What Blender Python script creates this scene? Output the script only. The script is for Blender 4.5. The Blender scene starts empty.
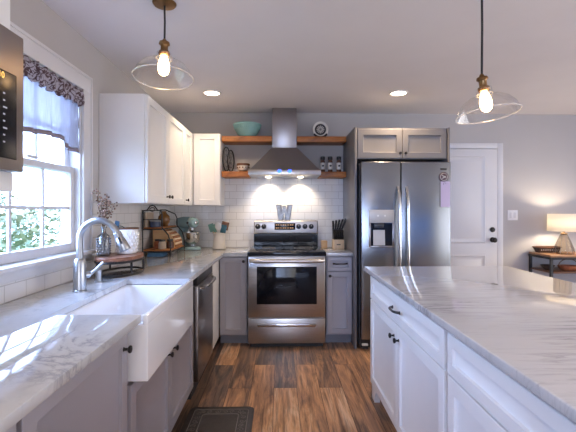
import bpy, bmesh, math, random
from mathutils import Vector, Matrix
random.seed(7)
SC = bpy.context.scene
COL = SC.collection
PI = math.pi

# ---------------------------------------------------------------- camera, world, light, exposure
cd = bpy.data.cameras.new('camera'); cam = bpy.data.objects.new('camera', cd); COL.objects.link(cam)
cam.location = (0, 0, 1.34); cam.rotation_euler = (PI/2, 0, math.radians(-1.15))
cd.sensor_width = 36; cd.lens = 25.0; cd.shift_y = -6/576; cd.clip_start = .02
SC.camera = cam
W_ = bpy.data.worlds.new('daylight'); SC.world = W_; W_.use_nodes = True
bgn = W_.node_tree.nodes['Background']
bgn.inputs[1].default_value = 7.0
_t = W_.node_tree; _tc = _t.nodes.new('ShaderNodeTexCoord'); _sx = _t.nodes.new('ShaderNodeSeparateXYZ'); _rp = _t.nodes.new('ShaderNodeValToRGB')
_mr = _t.nodes.new('ShaderNodeMapRange'); _mr.inputs[1].default_value = -1; _mr.inputs[2].default_value = 1
_t.links.new(_tc.outputs['Generated'], _sx.inputs[0]); _t.links.new(_sx.outputs['X'], _mr.inputs[0]); _t.links.new(_mr.outputs[0], _rp.inputs[0]); _t.links.new(_rp.outputs[0], bgn.inputs[0])
_e = _rp.color_ramp.elements; _e[0].position = .25; _e[0].color = (1.08, 1.58, 2.75, 1); _e[1].position = .55; _e[1].color = (.385, .375, .378, 1)
SC.view_settings.view_transform = 'Standard'; SC.view_settings.look = 'None'
SC.view_settings.gamma = 1; SC.view_settings.use_curve_mapping = False
SC.view_settings.exposure = 0.78
SC.cycles.use_denoising = True
SC.cycles.max_bounces = 10; SC.cycles.diffuse_bounces = 6; SC.cycles.transparent_max_bounces = 16
SC.cycles.sample_clamp_indirect = 6
SC.cycles.caustics_reflective = False; SC.cycles.caustics_refractive = False

def portal(name, loc, rot, sx, sy):
    l = bpy.data.lights.new(name, 'AREA'); l.shape = 'RECTANGLE'; l.size = sx; l.size_y = sy
    l.cycles.is_portal = True
    o = bpy.data.objects.new(name, l); COL.objects.link(o); o.location = loc; o.rotation_euler = rot
portal('window_portal', (-1.38, 2.08, 1.59), (0, -PI/2, 0), 1.05, .95)
portal('window_portal', (3.1, -2.63, 1.35), (PI/2, 0, 0), 2.4, 1.2)
portal('window_portal', (.1, -2.63, 1.4), (PI/2, 0, 0), 2.3, 1.7)
portal('window_portal', (4.73, .75, 1.27), (0, PI/2, 0), 2.15, 5.1)

def spot(name, loc, power, col, angle, blend=.5, size=.03, rot=(0, 0, 0), parent=None):
    l = bpy.data.lights.new(name, 'SPOT'); l.energy = power; l.color = col; l.spot_size = math.radians(angle)
    l.spot_blend = blend; l.shadow_soft_size = size
    o = bpy.data.objects.new(name, l); COL.objects.link(o); o.location = loc; o.rotation_euler = rot
    return o
WARM = (1.0, .74, .48)

# ---------------------------------------------------------------- materials
def mat(name, col=(.8, .8, .8), rough=.5, metal=0, spec=.5, coat=0):
    m = bpy.data.materials.new(name); m.use_nodes = True
    b = m.node_tree.nodes['Principled BSDF']
    b.inputs['Base Color'].default_value = (*col, 1); b.inputs['Roughness'].default_value = rough
    b.inputs['Metallic'].default_value = metal; b.inputs['Specular IOR Level'].default_value = spec
    b.inputs['Coat Weight'].default_value = coat
    return m
class NT:
    def __init__(s, m): s.m = m; s.t = m.node_tree; s.b = s.t.nodes.get('Principled BSDF')
    def n(s, typ, **kw):
        x = s.t.nodes.new(typ)
        for k, v in kw.items():
            if hasattr(x, k): setattr(x, k, v)
            else: x.inputs[k.replace('_', ' ')].default_value = v
        return x
    def l(s, a, b): s.t.links.new(a, b)
    def coords(s, scale=(1, 1, 1), rot=(0, 0, 0)):
        tc = s.n('ShaderNodeTexCoord'); mp = s.n('ShaderNodeMapping')
        mp.inputs['Scale'].default_value = scale; mp.inputs['Rotation'].default_value = rot
        s.l(tc.outputs['Object'], mp.inputs['Vector']); return mp.outputs['Vector']
    def noise(s, vec, scale, detail=3, rough=.5, dist=0):
        x = s.n('ShaderNodeTexNoise'); x.inputs['Scale'].default_value = scale; x.inputs['Detail'].default_value = detail
        x.inputs['Roughness'].default_value = rough; x.inputs['Distortion'].default_value = dist
        s.l(vec, x.inputs['Vector']); return x.outputs['Fac']
    def ramp(s, fac, stops):
        r = s.n('ShaderNodeValToRGB'); e = r.color_ramp.elements
        while len(e) < len(stops): e.new(.5)
        for i, (p, c) in enumerate(stops):
            e[i].position = p; e[i].color = (*c, 1)
        s.l(fac, r.inputs['Fac']); return r.outputs['Color']
    def mix(s, fac, a, b, mode='MIX'):
        x = s.n('ShaderNodeMix', data_type='RGBA', blend_type=mode)
        if isinstance(fac, float): x.inputs[0].default_value = fac
        else: s.l(fac, x.inputs[0])
        for v, i in ((a, 6), (b, 7)):
            if isinstance(v, tuple): x.inputs[i].default_value = (*v, 1)
            else: s.l(v, x.inputs[i])
        return x.outputs[2]
    def bump(s, h, strength=.2, dist=.01):
        x = s.n('ShaderNodeBump'); x.inputs['Strength'].default_value = strength; x.inputs['Distance'].default_value = dist
        s.l(h, x.inputs['Height']); s.l(x.outputs['Normal'], s.b.inputs['Normal'])

def mottled(name, c1, c2, scale=8, rough=.5, metal=0, bump=0, stretch=(1, 1, 1), spec=.5, coat=0, detail=3):
    m = mat(name, c1, rough, metal, spec, coat); t = NT(m)
    f = t.noise(t.coords(stretch), scale, detail)
    t.l(t.ramp(f, [(.35, c1), (.65, c2)]), t.b.inputs['Base Color'])
    if bump: t.bump(f, bump, .004)
    return m
def two(c, k=.95): return tuple(x*k for x in c)

WALLC = (.475, .455, .445)
M = {}
M['wall'] = mottled('wall_paint', WALLC, two(WALLC, .97), 3, .75, bump=.03)
M['ceiling'] = mottled('ceiling_paint', (.765, .755, .78), (.745, .735, .76), 3, .85)
M['white'] = mottled('white_cabinet_paint', (.80, .795, .79), (.775, .77, .765), 3, .32)
M['trim'] = mottled('white_trim_paint', (.66, .655, .67), (.64, .635, .65), 4, .35)
M['grey'] = mottled('grey_cabinet_paint', (.36, .35, .385), (.34, .33, .365), 3, .38)
M['greyw'] = mottled('warm_grey_cabinet_paint', (.175, .168, .175), (.163, .157, .163), 3, .4)
M['toe'] = mottled('toe_kick_paint', (.22, .23, .27), (.2, .21, .25), 4, .5)
M['dark'] = mottled('dark_gap', (.02, .02, .022), (.025, .024, .026), 5, .6)
M['bronze'] = mottled('oil_rubbed_bronze', (.014, .012, .012), (.022, .018, .017), 30, .38, .3)
M['black'] = mottled('black_iron', (.018, .018, .02), (.03, .03, .033), 20, .45, .3)
M['plastic'] = mottled('black_plastic', (.015, .015, .017), (.022, .022, .025), 20, .35)
M['bglass'] = mottled('black_glass', (.006, .007, .011), (.009, .010, .014), 2, .07, spec=.3)
M['porcelain'] = mottled('white_fireclay', (.84, .85, .87), (.82, .83, .85), 2, .12, spec=.6, coat=.3)
M['chrome'] = mottled('polished_steel', (.62, .63, .65), (.58, .59, .61), 6, .16, 1)
M['nickel'] = mottled('brushed_nickel', (.42, .44, .47), (.38, .40, .43), 20, .3, 1)
M['brass'] = mottled('aged_brass', (.28, .16, .07), (.18, .10, .045), 12, .32, 1)
M['teal'] = mottled('teal_enamel', (.24, .44, .43), (.22, .42, .41), 4, .2)
M['mixer'] = mottled('aqua_enamel', (.27, .40, .43), (.25, .38, .41), 4, .22)
M['cream'] = mottled('cream_stoneware', (.66, .61, .55), (.62, .57, .51), 10, .4)
M['lightwood'] = mottled('light_wood', (.62, .40, .21), (.50, .30, .14), 3, .5, stretch=(2, 12, 12))
M['knifewood'] = mottled('pale_block_wood', (.62, .46, .30), (.55, .39, .24), 3, .45, stretch=(12, 12, 2))
M['palewood'] = mottled('pale_slat_wood', (.70, .56, .40), (.62, .47, .32), 6, .5, stretch=(10, 2, 10))
M['tabletop'] = mottled('console_wood', (.42, .22, .10), (.30, .15, .07), 3, .4, stretch=(2, 14, 10))
M['wicker'] = mottled('dark_wicker', (.035, .022, .016), (.09, .055, .035), 60, .6, bump=.5)
M['orange'] = mottled('orange_wicker', (.42, .13, .05), (.25, .07, .03), 50, .55, bump=.5)
M['mat'] = mottled('brown_rubber', (.050, .042, .040), (.038, .032, .031), 40, .5)
M['matline'] = mottled('brown_rubber_raised', (.19, .165, .15), (.16, .14, .125), 40, .45)
M['paper'] = mottled('lilac_paper', (.52, .43, .56), (.5, .41, .54), 6, .7)
M['plum'] = mottled('plum_enamel', (.05, .012, .02), (.07, .018, .028), 8, .35)
M['label'] = mottled('white_paper_label', (.7, .68, .64), (.66, .64, .6), 8, .6)
M['spice'] = mottled('dark_spice', (.07, .03, .018), (.11, .05, .03), 40, .3)
M['brownglaze'] = mottled('brown_glaze', (.20, .095, .025), (.11, .05, .018), 9, .25)
M['blue'] = mottled('navy_enamel', (.025, .04, .09), (.04, .055, .11), 20, .3)
M['bluecloth'] = mottled('blue_cloth', (.10, .24, .42), (.07, .17, .32), 25, .8)
M['stone'] = mottled('grey_stoneware', (.2, .2, .21), (.15, .15, .16), 20, .5)
M['berry'] = mottled('dried_berry', (.05, .018, .012), (.50, .34, .26), 90, .6, detail=0)
M['twig'] = mottled('twig_bark', (.10, .06, .035), (.14, .09, .055), 60, .8)
M['galv'] = mottled('galvanised_metal', (.34, .35, .37), (.25, .26, .28), 35, .38, .8)
M['beige'] = mottled('beige_cloth', (.48, .38, .29), (.42, .33, .25), 20, .8)
M['green'] = mottled('sage_silicone', (.16, .32, .26), (.13, .27, .22), 12, .5)
M['darkteal'] = mottled('dark_teal_silicone', (.03, .13, .17), (.025, .10, .14), 12, .5)
M['copper'] = mottled('copper_brown_wood', (.16, .065, .03), (.11, .045, .02), 12, .4)
M['lawn'] = mottled('lawn_grass', (.10, .16, .05), (.16, .2, .08), 3, .9)
M['leaf'] = mottled('shrub_leaf', (.11, .18, .10), (.20, .26, .18), 9, .6)
M['siding'] = mottled('pale_siding', (.55, .6, .66), (.5, .55, .6), 4, .8)
M['hinge'] = M['nickel']

def emis(name, col, s):
    m = bpy.data.materials.new(name); m.use_nodes = True; t = m.node_tree; t.nodes.clear()
    e = t.nodes.new('ShaderNodeEmission'); o = t.nodes.new('ShaderNodeOutputMaterial')
    e.inputs[0].default_value = (*col, 1); e.inputs[1].default_value = s
    t.links.new(e.outputs[0], o.inputs[0]); return m
M['bulb'] = emis('glowing_bulb', (1.0, .60, .27), 14)
M['can'] = emis('recessed_lamp', (1.0, .80, .58), 16)
M['lampbulb'] = emis('table_lamp_bulb', (1.0, .82, .60), 190)
M['hoodlamp'] = emis('hood_lamp', (1.0, .84, .6), 14)
M['led'] = emis('blue_led', (.015, .05, 1.0), 6)
M['digit'] = emis('amber_digits', (1.0, .55, .15), 1.3)
M['legend'] = emis('button_legend', (.75, .72, .85), .35)
M['rdigit'] = emis('range_display_digits', (.9, .55, .35), .5)

def glassy(name, tint=(1, 1, 1), edge=.75, base=.05, rough=.02, white=0.0):
    m = bpy.data.materials.new(name); m.use_nodes = True; t = m.node_tree; t.nodes.clear()
    o = t.nodes.new('ShaderNodeOutputMaterial'); tr = t.nodes.new('ShaderNodeBsdfTransparent'); gl = t.nodes.new('ShaderNodeBsdfGlossy')
    lw = t.nodes.new('ShaderNodeLayerWeight'); lw.inputs[0].default_value = .35
    mr = t.nodes.new('ShaderNodeMapRange'); mr.inputs[3].default_value = base; mr.inputs[4].default_value = edge
    tr.inputs[0].default_value = (*tint, 1); gl.inputs['Roughness'].default_value = rough
    mx = t.nodes.new('ShaderNodeMixShader')
    t.links.new(lw.outputs['Facing'], mr.inputs[0]); t.links.new(mr.outputs[0], mx.inputs[0])
    t.links.new(tr.outputs[0], mx.inputs[1]); t.links.new(gl.outputs[0], mx.inputs[2])
    t.links.new(mx.outputs[0], o.inputs[0]); return m
M['pane'] = glassy('window_glass', (1, 1, 1), .5, .03)
M['shadeglass'] = glassy('clear_shade_glass', (.98, .98, .98), .5, .03)
M['rimglass'] = glassy('thick_glass_rim', (.95, .95, .95), .95, .5, .15)
def rimmat():  # white mixed into the rim paints the lamp light that glass would refract
    m = bpy.data.materials.new('painted_glint_rim'); m.use_nodes = True; t = m.node_tree; t.nodes.clear()
    o = t.nodes.new('ShaderNodeOutputMaterial'); a = t.nodes.new('ShaderNodeBsdfTransparent'); b = t.nodes.new('ShaderNodeBsdfTranslucent'); c = t.nodes.new('ShaderNodeBsdfDiffuse'); g = t.nodes.new('ShaderNodeBsdfGlossy')
    g.inputs['Roughness'].default_value = .1; m1 = t.nodes.new('ShaderNodeMixShader'); m2 = t.nodes.new('ShaderNodeMixShader'); m3 = t.nodes.new('ShaderNodeMixShader')
    for n in (b, c): n.inputs[0].default_value = (.95, .95, .95, 1)
    m2.inputs[0].default_value = .35; m3.inputs[0].default_value = .7
    for x, y, z in ((b, c, m1), (m1, g, m2), (a, m2, m3)): t.links.new(x.outputs[0], z.inputs[1]); t.links.new(y.outputs[0], z.inputs[2])
    t.links.new(m3.outputs[0], o.inputs[0]); return m
M['rimglass'] = rimmat()
M['bottle'] = glassy('smoked_bottle_glass', (.42, .46, .52), .7, .10, .05)
M['lampglass'] = glassy('bronze_lamp_glass', (.78, .72, .64), .25, .02, .05)

# lamp shade cloth, translucent
m = bpy.data.materials.new('linen_shade'); m.use_nodes = True; t = m.node_tree; b = t.nodes['Principled BSDF']
b.inputs['Base Color'].default_value = (.86, .83, .78, 1); b.inputs['Roughness'].default_value = .9
tl = t.nodes.new('ShaderNodeBsdfTranslucent'); tl.inputs[0].default_value = (.9, .85, .76, 1); mx = t.nodes.new('ShaderNodeMixShader'); mx.inputs[0].default_value = .6
t.links.new(b.outputs[0], mx.inputs[1]); t.links.new(tl.outputs[0], mx.inputs[2]); t.links.new(mx.outputs[0], t.nodes['Material Output'].inputs[0])
M['linen'] = m
# curtain cloth
def cloth(name, c, c2, transl, transp, pattern=False):
    m = bpy.data.materials.new(name); m.use_nodes = True; t = NT(m); b = t.b
    b.inputs['Roughness'].default_value = .9
    if pattern:
        v = t.coords((1, 1, 1)); f = t.noise(v, 16, 1, .4, 2.5)
        colr = t.ramp(f, [(.40, c), (.46, c2), (.54, c2), (.60, c)])
    else:
        v = t.coords((1, 60, 2)); f = t.noise(v, 6, 2)
        colr = t.ramp(f, [(.3, c), (.7, c2)])
    t.l(colr, b.inputs['Base Color'])
    tl = t.n('ShaderNodeBsdfTranslucent'); t.l(colr, tl.inputs[0])
    mx = t.n('ShaderNodeMixShader'); mx.inputs[0].default_value = transl
    tp = t.n('ShaderNodeBsdfTransparent'); m2 = t.n('ShaderNodeMixShader'); m2.inputs[0].default_value = transp
    t.l(b.outputs[0], mx.inputs[1]); t.l(tl.outputs[0], mx.inputs[2]); t.l(mx.outputs[0], m2.inputs[1]); t.l(tp.outputs[0], m2.inputs[2])
    t.l(m2.outputs[0], t.t.nodes['Material Output'].inputs[0]); return m
M['valance'] = cloth('sheer_lilac_linen', (.42, .41, .46), (.34, .33, .38), .45, .16)
M['ruffle'] = cloth('scroll_print_linen', (.46, .43, .50), (.10, .06, .07), .25, 0, True)
M['hem'] = cloth('taupe_hem', (.30, .25, .27), (.27, .22, .25), .2, 0)

M['blind'] = cloth('blue_reflection_cloth', (.25, .36, .50), (.22, .33, .46), .7, 0)
# stainless steel
def steel(name, c, rough, stretch, aniso=0):
    m = mat(name, c, rough, 1); t = NT(m)
    f = t.noise(t.coords(stretch), 3, 4, .6)
    t.l(t.ramp(f, [(.2, two(c, .94)), (.8, c)]), t.b.inputs['Base Color'])
    r = t.n('ShaderNodeMapRange'); r.inputs[3].default_value = rough*.85; r.inputs[4].default_value = rough*1.2
    t.l(f, r.inputs[0]); t.l(r.outputs[0], t.b.inputs['Roughness'])
    t.bump(f, .06, .002); return m
M['steel'] = steel('brushed_stainless', (.50, .475, .46), .28, (1, 1, 160))
M['steell'] = steel('satin_stainless', (.66, .63, .61), .38, (1, 1, 120))
M['steelm'] = steel('bronze_stainless', (.36, .32, .30), .36, (1, 140, 1))
M['mglass'] = mottled('matte_black_glass', (.008, .008, .010), (.010, .010, .012), 2, .22, spec=.2)
M['steelp'] = mottled('satin_silver_plastic', (.48, .46, .44), (.45, .43, .41), 8, .45, .4)
M['steelf'] = steel('refrigerator_stainless', (.27, .29, .32), .24, (140, 140, 1))
M['steelv'] = steel('brushed_stainless_grain', (.37, .355, .37), .33, (140, 140, 1))
M['steeld'] = steel('dark_stainless', (.33, .31, .31), .28, (1, 1, 140))

# marble
def marble(name, rot, stretch, lo, hi, strength, flat=.84):
    m = mat(name, hi, .04, spec=.85); t = NT(m)
    v = t.coords(stretch, (0, 0, rot))
    base = t.noise(v, 2.2, 6, .6, .8)
    c0 = t.ramp(base, [(.25, two(hi, flat)), (.5, two(hi, (1+flat*2)/3)), (.75, hi)])
    v1 = t.noise(v, 2.6, 7, .62, 1.6)
    sub = t.n('ShaderNodeMath', operation='SUBTRACT'); sub.inputs[1].default_value = .5; t.l(v1, sub.inputs[0])
    ab = t.n('ShaderNodeMath', operation='ABSOLUTE'); t.l(sub.outputs[0], ab.inputs[0])
    veins = t.ramp(ab.outputs[0], [(0, (strength,)*3), (.018, (strength*.5,)*3), (.05, (0, 0, 0))])
    br = t.noise(t.coords((1, 1, 1)), 1.7, 2); brk = t.ramp(br, [(.42, (0, 0, 0)), (.62, (1, 1, 1))])
    fac = t.mix(1.0, veins, brk, 'MULTIPLY')
    c1 = t.mix(fac, c0, lo)
    fine = t.noise(v, 9, 5, .7, 1.0); ff = t.ramp(fine, [(.56, (0, 0, 0)), (.72, (.35,)*3)])
    c2 = t.mix(ff, c1, two(lo, 1.25))
    t.l(c2, t.b.inputs['Base Color']); return m
M['marble'] = marble('white_marble', .5, (1.2, 1.2, 1.2), (.22, .23, .27), (.58, .59, .61), .7)
M['marblei'] = marble('island_marble', .42, (.40, 4.2, 1), (.16, .155, .165), (.57, .555, .545), .7, .93)

# wood planks on floor
m = mat('plank_floor', (.2, .1, .05), .34, spec=.45); t = NT(m)
tc = t.n('ShaderNodeTexCoord'); sep = t.n('ShaderNodeSeparateXYZ'); cmb = t.n('ShaderNodeCombineXYZ')
t.l(tc.outputs['Object'], sep.inputs[0]); t.l(sep.outputs['Y'], cmb.inputs['X']); t.l(sep.outputs['X'], cmb.inputs['Y'])
bk = t.n('ShaderNodeTexBrick'); bk.offset = .37; bk.inputs['Scale'].default_value = 1; bk.inputs['Brick Width'].default_value = 1.22
bk.inputs['Row Height'].default_value = .172; bk.inputs['Mortar Size'].default_value = .0016; bk.inputs['Color1'].default_value = (0, 0, 0, 1); bk.inputs['Color2'].default_value = (1, 1, 1, 1)
bk.inputs['Mortar'].default_value = (.5, .5, .5, 1); bk.inputs['Bias'].default_value = 0
t.l(cmb.outputs[0], bk.inputs['Vector'])
# each plank samples its own stretch of grain
sc_ = t.n('ShaderNodeVectorMath', operation='SCALE'); sc_.inputs['Scale'].default_value = 7.3; t.l(bk.outputs['Color'], sc_.inputs[0])
ad = t.n('ShaderNodeVectorMath', operation='ADD'); t.l(tc.outputs['Object'], ad.inputs[0]); t.l(sc_.outputs[0], ad.inputs[1])
mp = t.n('ShaderNodeMapping'); mp.inputs['Scale'].default_value = (5.5, .75, 1); t.l(ad.outputs[0], mp.inputs['Vector'])
g1 = t.noise(mp.outputs[0], 1.5, 7, .70, 1.6)
mp2 = t.n('ShaderNodeMapping'); mp2.inputs['Scale'].default_value = (30, 1.5, 1); t.l(ad.outputs[0], mp2.inputs['Vector'])
g2 = t.noise(mp2.outputs[0], 1.6, 5, .65, .5)
tone = t.mix(.74, bk.outputs['Color'], g1)
col = t.ramp(tone, [(.30, (.075, .062, .058)), (.41, (.20, .125, .088)), (.49, (.36, .20, .115)), (.57, (.52, .29, .155)), (.68, (.64, .45, .31))])
dk = t.ramp(g2, [(.34, (.30, .28, .28)), (.53, (1.18, 1.14, 1.08))])
col = t.mix(.85, col, dk, 'MULTIPLY')
col = t.mix(bk.outputs['Fac'], col, (.014, .009, .007))
t.l(col, t.b.inputs['Base Color']); t.bump(g2, .12, .002)
M['floor'] = m

# subway tile, for a wall along x or along y
def tile(name, axis):
    m = mat(name, (.74, .73, .73), .14, spec=.5, coat=.15); t = NT(m)
    tc = t.n('ShaderNodeTexCoord'); sep = t.n('ShaderNodeSeparateXYZ'); cmb = t.n('ShaderNodeCombineXYZ')
    t.l(tc.outputs['Object'], sep.inputs[0]); t.l(sep.outputs[axis], cmb.inputs['X']); t.l(sep.outputs['Z'], cmb.inputs['Y'])
    bk = t.n('ShaderNodeTexBrick'); bk.offset = .5
    for k, v in (('Scale', 1), ('Brick Width', .155), ('Row Height', .0785), ('Mortar Size', .0022), ('Mortar Smooth', .1)): bk.inputs[k].default_value = v
    bk.inputs['Color1'].default_value = (.70, .69, .69, 1); bk.inputs['Color2'].default_value = (.74, .73, .73, 1); bk.inputs['Mortar'].default_value = (.50, .485, .48, 1)
    t.l(cmb.outputs[0], bk.inputs['Vector']); t.l(bk.outputs['Color'], t.b.inputs['Base Color'])
    inv = t.n('ShaderNodeMath', operation='SUBTRACT'); inv.inputs[0].default_value = 1; t.l(bk.outputs['Fac'], inv.inputs[1])
    t.bump(inv.outputs[0], .35, .003); return m
M['tilex'] = tile('subway_tile', 'X'); M['tiley'] = tile('subway_tile_side', 'Y')

# rustic shelf wood (grain along x)
m = mat('rustic_shelf_wood', (.35, .15, .05), .45); t = NT(m)
f = t.noise(t.coords((2.2, 22, 22)), 2, 6, .65, 1.2)
t.l(t.ramp(f, [(.25, (.09, .03, .010)), (.42, (.30, .10, .025)), (.6, (.48, .185, .045)), (.8, (.62, .29, .09))]), t.b.inputs['Base Color']); t.bump(f, .3, .004)
M['shelf'] = m
# slatted box stripes
m = mat('striped_slat_wood', (.5, .25, .1), .5); t = NT(m)
f = t.noise(t.coords((10, 2, 40)), 3, 3); t.l(t.ramp(f, [(.35, (.22, .075, .02)), (.65, (.36, .15, .05))]), t.b.inputs['Base Color']); M['slat'] = m
# riser slab: reddish live wood
m = mat('reddish_riser_wood', (.3, .12, .06), .35); t = NT(m)
f = t.noise(t.coords((14, 3, 10)), 2, 5, .6, 1); t.l(t.ramp(f, [(.3, (.12, .045, .03)), (.55, (.28, .12, .07)), (.75, (.40, .22, .15))]), t.b.inputs['Base Color']); M['riser'] = m

# ---------------------------------------------------------------- mesh helpers
ORG = {}
class MB:
    def __init__(s): s.bm = bmesh.new()
    def box(s, x0, x1, y0, y1, z0, z1, bev=0, seg=2):
        vs = [s.bm.verts.new(p) for p in ((x0,y0,z0),(x1,y0,z0),(x1,y1,z0),(x0,y1,z0),(x0,y0,z1),(x1,y0,z1),(x1,y1,z1),(x0,y1,z1))]
        fs = [s.bm.faces.new([vs[i] for i in f]) for f in ((3,2,1,0),(4,5,6,7),(0,1,5,4),(1,2,6,5),(2,3,7,6),(3,0,4,7))]
        if bev:
            es = list({e for f in fs for e in f.edges}); bmesh.ops.bevel(s.bm, geom=es, offset=bev, segments=seg, profile=.5, affect='EDGES')
        return s
    def obox(s, c, half, R, bev=0):
        n0 = len(s.bm.verts); vs0 = set(s.bm.verts)
        s.box(-half[0], half[0], -half[1], half[1], -half[2], half[2], bev)
        Mx = Matrix.Translation(Vector(c)) @ R.to_4x4()
        for v in s.bm.verts:
            if v not in vs0: v.co = Mx @ v.co
        return s
    def prism(s, poly, axis, lo, hi, bev=0, seg=2):
        def P(a, b, h): return {'z': (a, b, h), 'y': (a, h, b), 'x': (h, a, b)}[axis]
        A = [s.bm.verts.new(P(a, b, lo)) for a, b in poly]; B = [s.bm.verts.new(P(a, b, hi)) for a, b in poly]
        fs = [s.bm.faces.new(A), s.bm.faces.new(B)]
        n = len(poly)
        for i in range(n): fs.append(s.bm.faces.new((A[i], A[(i+1) % n], B[(i+1) % n], B[i])))
        if bev:
            es = list({e for f in fs[:2] for e in f.edges}); bmesh.ops.bevel(s.bm, geom=es, offset=bev, segments=seg, profile=.5, affect='EDGES')
        return s
    def tube(s, pts, r, segs=10, closed=False, cap=True):
        pts = [Vector(p) for p in pts]; n = len(pts); rings = []
        rr = r if isinstance(r, (list, tuple)) else [r]*n
        up = None
        for i, p in enumerate(pts):
            if closed: d = pts[(i+1) % n] - pts[i-1]
            else: d = pts[min(i+1, n-1)] - pts[max(i-1, 0)]
            d.normalize()
            if up is None:
                a = Vector((0, 0, 1)) if abs(d.z) < .9 else Vector((1, 0, 0))
                up = (a - d*a.dot(d)).normalized()
            else: up = (up - d*up.dot(d)).normalized()
            w = d.cross(up)
            rings.append([s.bm.verts.new(p + (up*math.cos(q) + w*math.sin(q))*rr[i]) for q in [2*PI*k/segs for k in range(segs)]])
        for i in range(n if closed else n-1):
            a, b = rings[i], rings[(i+1) % n]
            for k in range(segs): s.bm.faces.new((a[k], a[(k+1) % segs], b[(k+1) % segs], b[k]))
        if cap and not closed: s.bm.faces.new(rings[0][::-1]); s.bm.faces.new(rings[-1])
        return s
    def lathe(s, prof, c=(0, 0, 0), axis=(0, 0, 1), segs=24, sx=1, sy=1, open_=False):
        ax = Vector(axis).normalized(); a = Vector((1, 0, 0)) if abs(ax.x) < .9 else Vector((0, 1, 0))
        u = (a - ax*a.dot(ax)).normalized(); w = ax.cross(u); c = Vector(c); rings = []
        for r, z in prof:
            rings.append([s.bm.verts.new(c + ax*z + (u*math.cos(q)*sx + w*math.sin(q)*sy)*max(r, 1e-5)) for q in [2*PI*k/segs for k in range(segs)]])
        for i in range(len(prof)-1):
            a, b = rings[i], rings[i+1]
            for k in range(segs): s.bm.faces.new((a[k], a[(k+1) % segs], b[(k+1) % segs], b[k]))
        if not open_: s.bm.faces.new(rings[0][::-1]); s.bm.faces.new(rings[-1])
        return s
    def ball(s, c, r, segs=10, rz=None):
        rz = rz or r; n = max(4, segs//2)
        return s.lathe([(r*math.sin(PI*i/n), -rz*math.cos(PI*i/n)) for i in range(n+1)], c, segs=segs)
    def quad(s, *ps): s.bm.faces.new([s.bm.verts.new(p) for p in ps]); return s
    def build(s, name, m, parent=None, angle=35, smooth=True):
        if not any(len(e.link_faces) == 1 for e in s.bm.edges): bmesh.ops.recalc_face_normals(s.bm, faces=s.bm.faces)
        me = bpy.data.meshes.new(name)
        if parent is not None: org = ORG[parent.name]
        else:
            xs = [v.co for v in s.bm.verts]
            org = Vector(((min(v.x for v in xs)+max(v.x for v in xs))/2, (min(v.y for v in xs)+max(v.y for v in xs))/2, min(v.z for v in xs)))
        for v in s.bm.verts: v.co -= org
        s.bm.to_mesh(me); s.bm.free()
        if smooth:
            me.polygons.foreach_set('use_smooth', [True]*len(me.polygons)); me.set_sharp_from_angle(angle=math.radians(angle))
        o = bpy.data.objects.new(name, me); COL.objects.link(o); me.materials.append(M[m] if isinstance(m, str) else m)
        if parent is not None: o.parent = parent
        else: o.location = org
        ORG[o.name] = org.copy()
        return o
def tag(o, label=None, cat=None, group=None, kind=None):
    if label: o['label'] = label
    if cat: o['category'] = cat
    if group: o['group'] = group
    if kind: o['kind'] = kind
    return o
def thing(name, label, cat, loc, group=None):
    o = bpy.data.objects.new(name, None); COL.objects.link(o); o.location = loc; o.empty_display_size = .1
    ORG[o.name] = Vector(loc); return tag(o, label, cat, group)
def struct(o, label=None): return tag(o, label, kind='structure')
def sroot(name, loc, label=None):
    o = bpy.data.objects.new(name, None); COL.objects.link(o); o.location = loc; ORG[o.name] = Vector(loc); return tag(o, label, kind='structure')
def copy_tree(o, parent=None, label=None):
    c = o.copy(); COL.objects.link(c); c.parent = parent
    if label: c['label'] = label
    for ch in list(o.children): copy_tree(ch, c)
    return c
def B(*a, **k): return MB().box(*a, **k)

# shaker panel on a face: f = '-y' | '+x' | '-x', base = plane coordinate, u0..u1 along the face
def on(f, base):
    if f == '-y': return lambda u, d, z: (u, base - d, z)
    if f == '+x': return lambda u, d, z: (base + d, u, z)
    return lambda u, d, z: (base - d, u, z)
def shaker(f, base, u0, u1, z0, z1, t=.02, fr=.055, rec=.014):
    P = on(f, base); mb = MB(); e = .002
    def ring(i, d): return [mb.bm.verts.new(P(*q)) for q in ((u0+i, d, z0+i), (u1-i, d, z0+i), (u1-i, d, z1-i), (u0+i, d, z1-i))]
    R = [ring(0, 0), ring(0, t-e), ring(e, t), ring(fr, t), ring(fr+.003, t-rec*.75), ring(fr+.010, t-rec)]
    mb.bm.faces.new(R[0])
    for a, b in zip(R, R[1:]):
        for k in range(4): mb.bm.faces.new((a[k], a[(k+1) % 4], b[(k+1) % 4], b[k]))
    mb.bm.faces.new(R[-1]); return mb
def knob(f, base, u, z, parent, r=.015):
    P = on(f, base); c = Vector(P(u, 0, z)); n = Vector(P(u, 1, z)) - c
    return MB().lathe([(.009, 0), (.006, .004), (.005, .016), (r*.7, .018), (r, .023), (r*.93, .029), (r*.4, .032), (.001, .0325)], c, n, 14).build('knob', 'bronze', parent)
def pull(f, base, u, z, parent, w=.11, m='bronze'):
    P = on(f, base); mb = MB()
    pts = [P(u + w/2*q, .004 + .026*(1-abs(q)**4), z) for q in [-1 + i/8 for i in range(17)]]
    mb.tube(pts, [.008 - .002*(1-abs(-1+i/8)) for i in range(17)], 8)
    for q in (-1, 1): mb.lathe([(.010, 0), (.009, .005), (.005, .008)], P(u+q*w/2, 0, z), Vector(P(0, 1, 0))-Vector(P(0, 0, 0)), 10)
    return mb.build('pull', m, parent)

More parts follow.
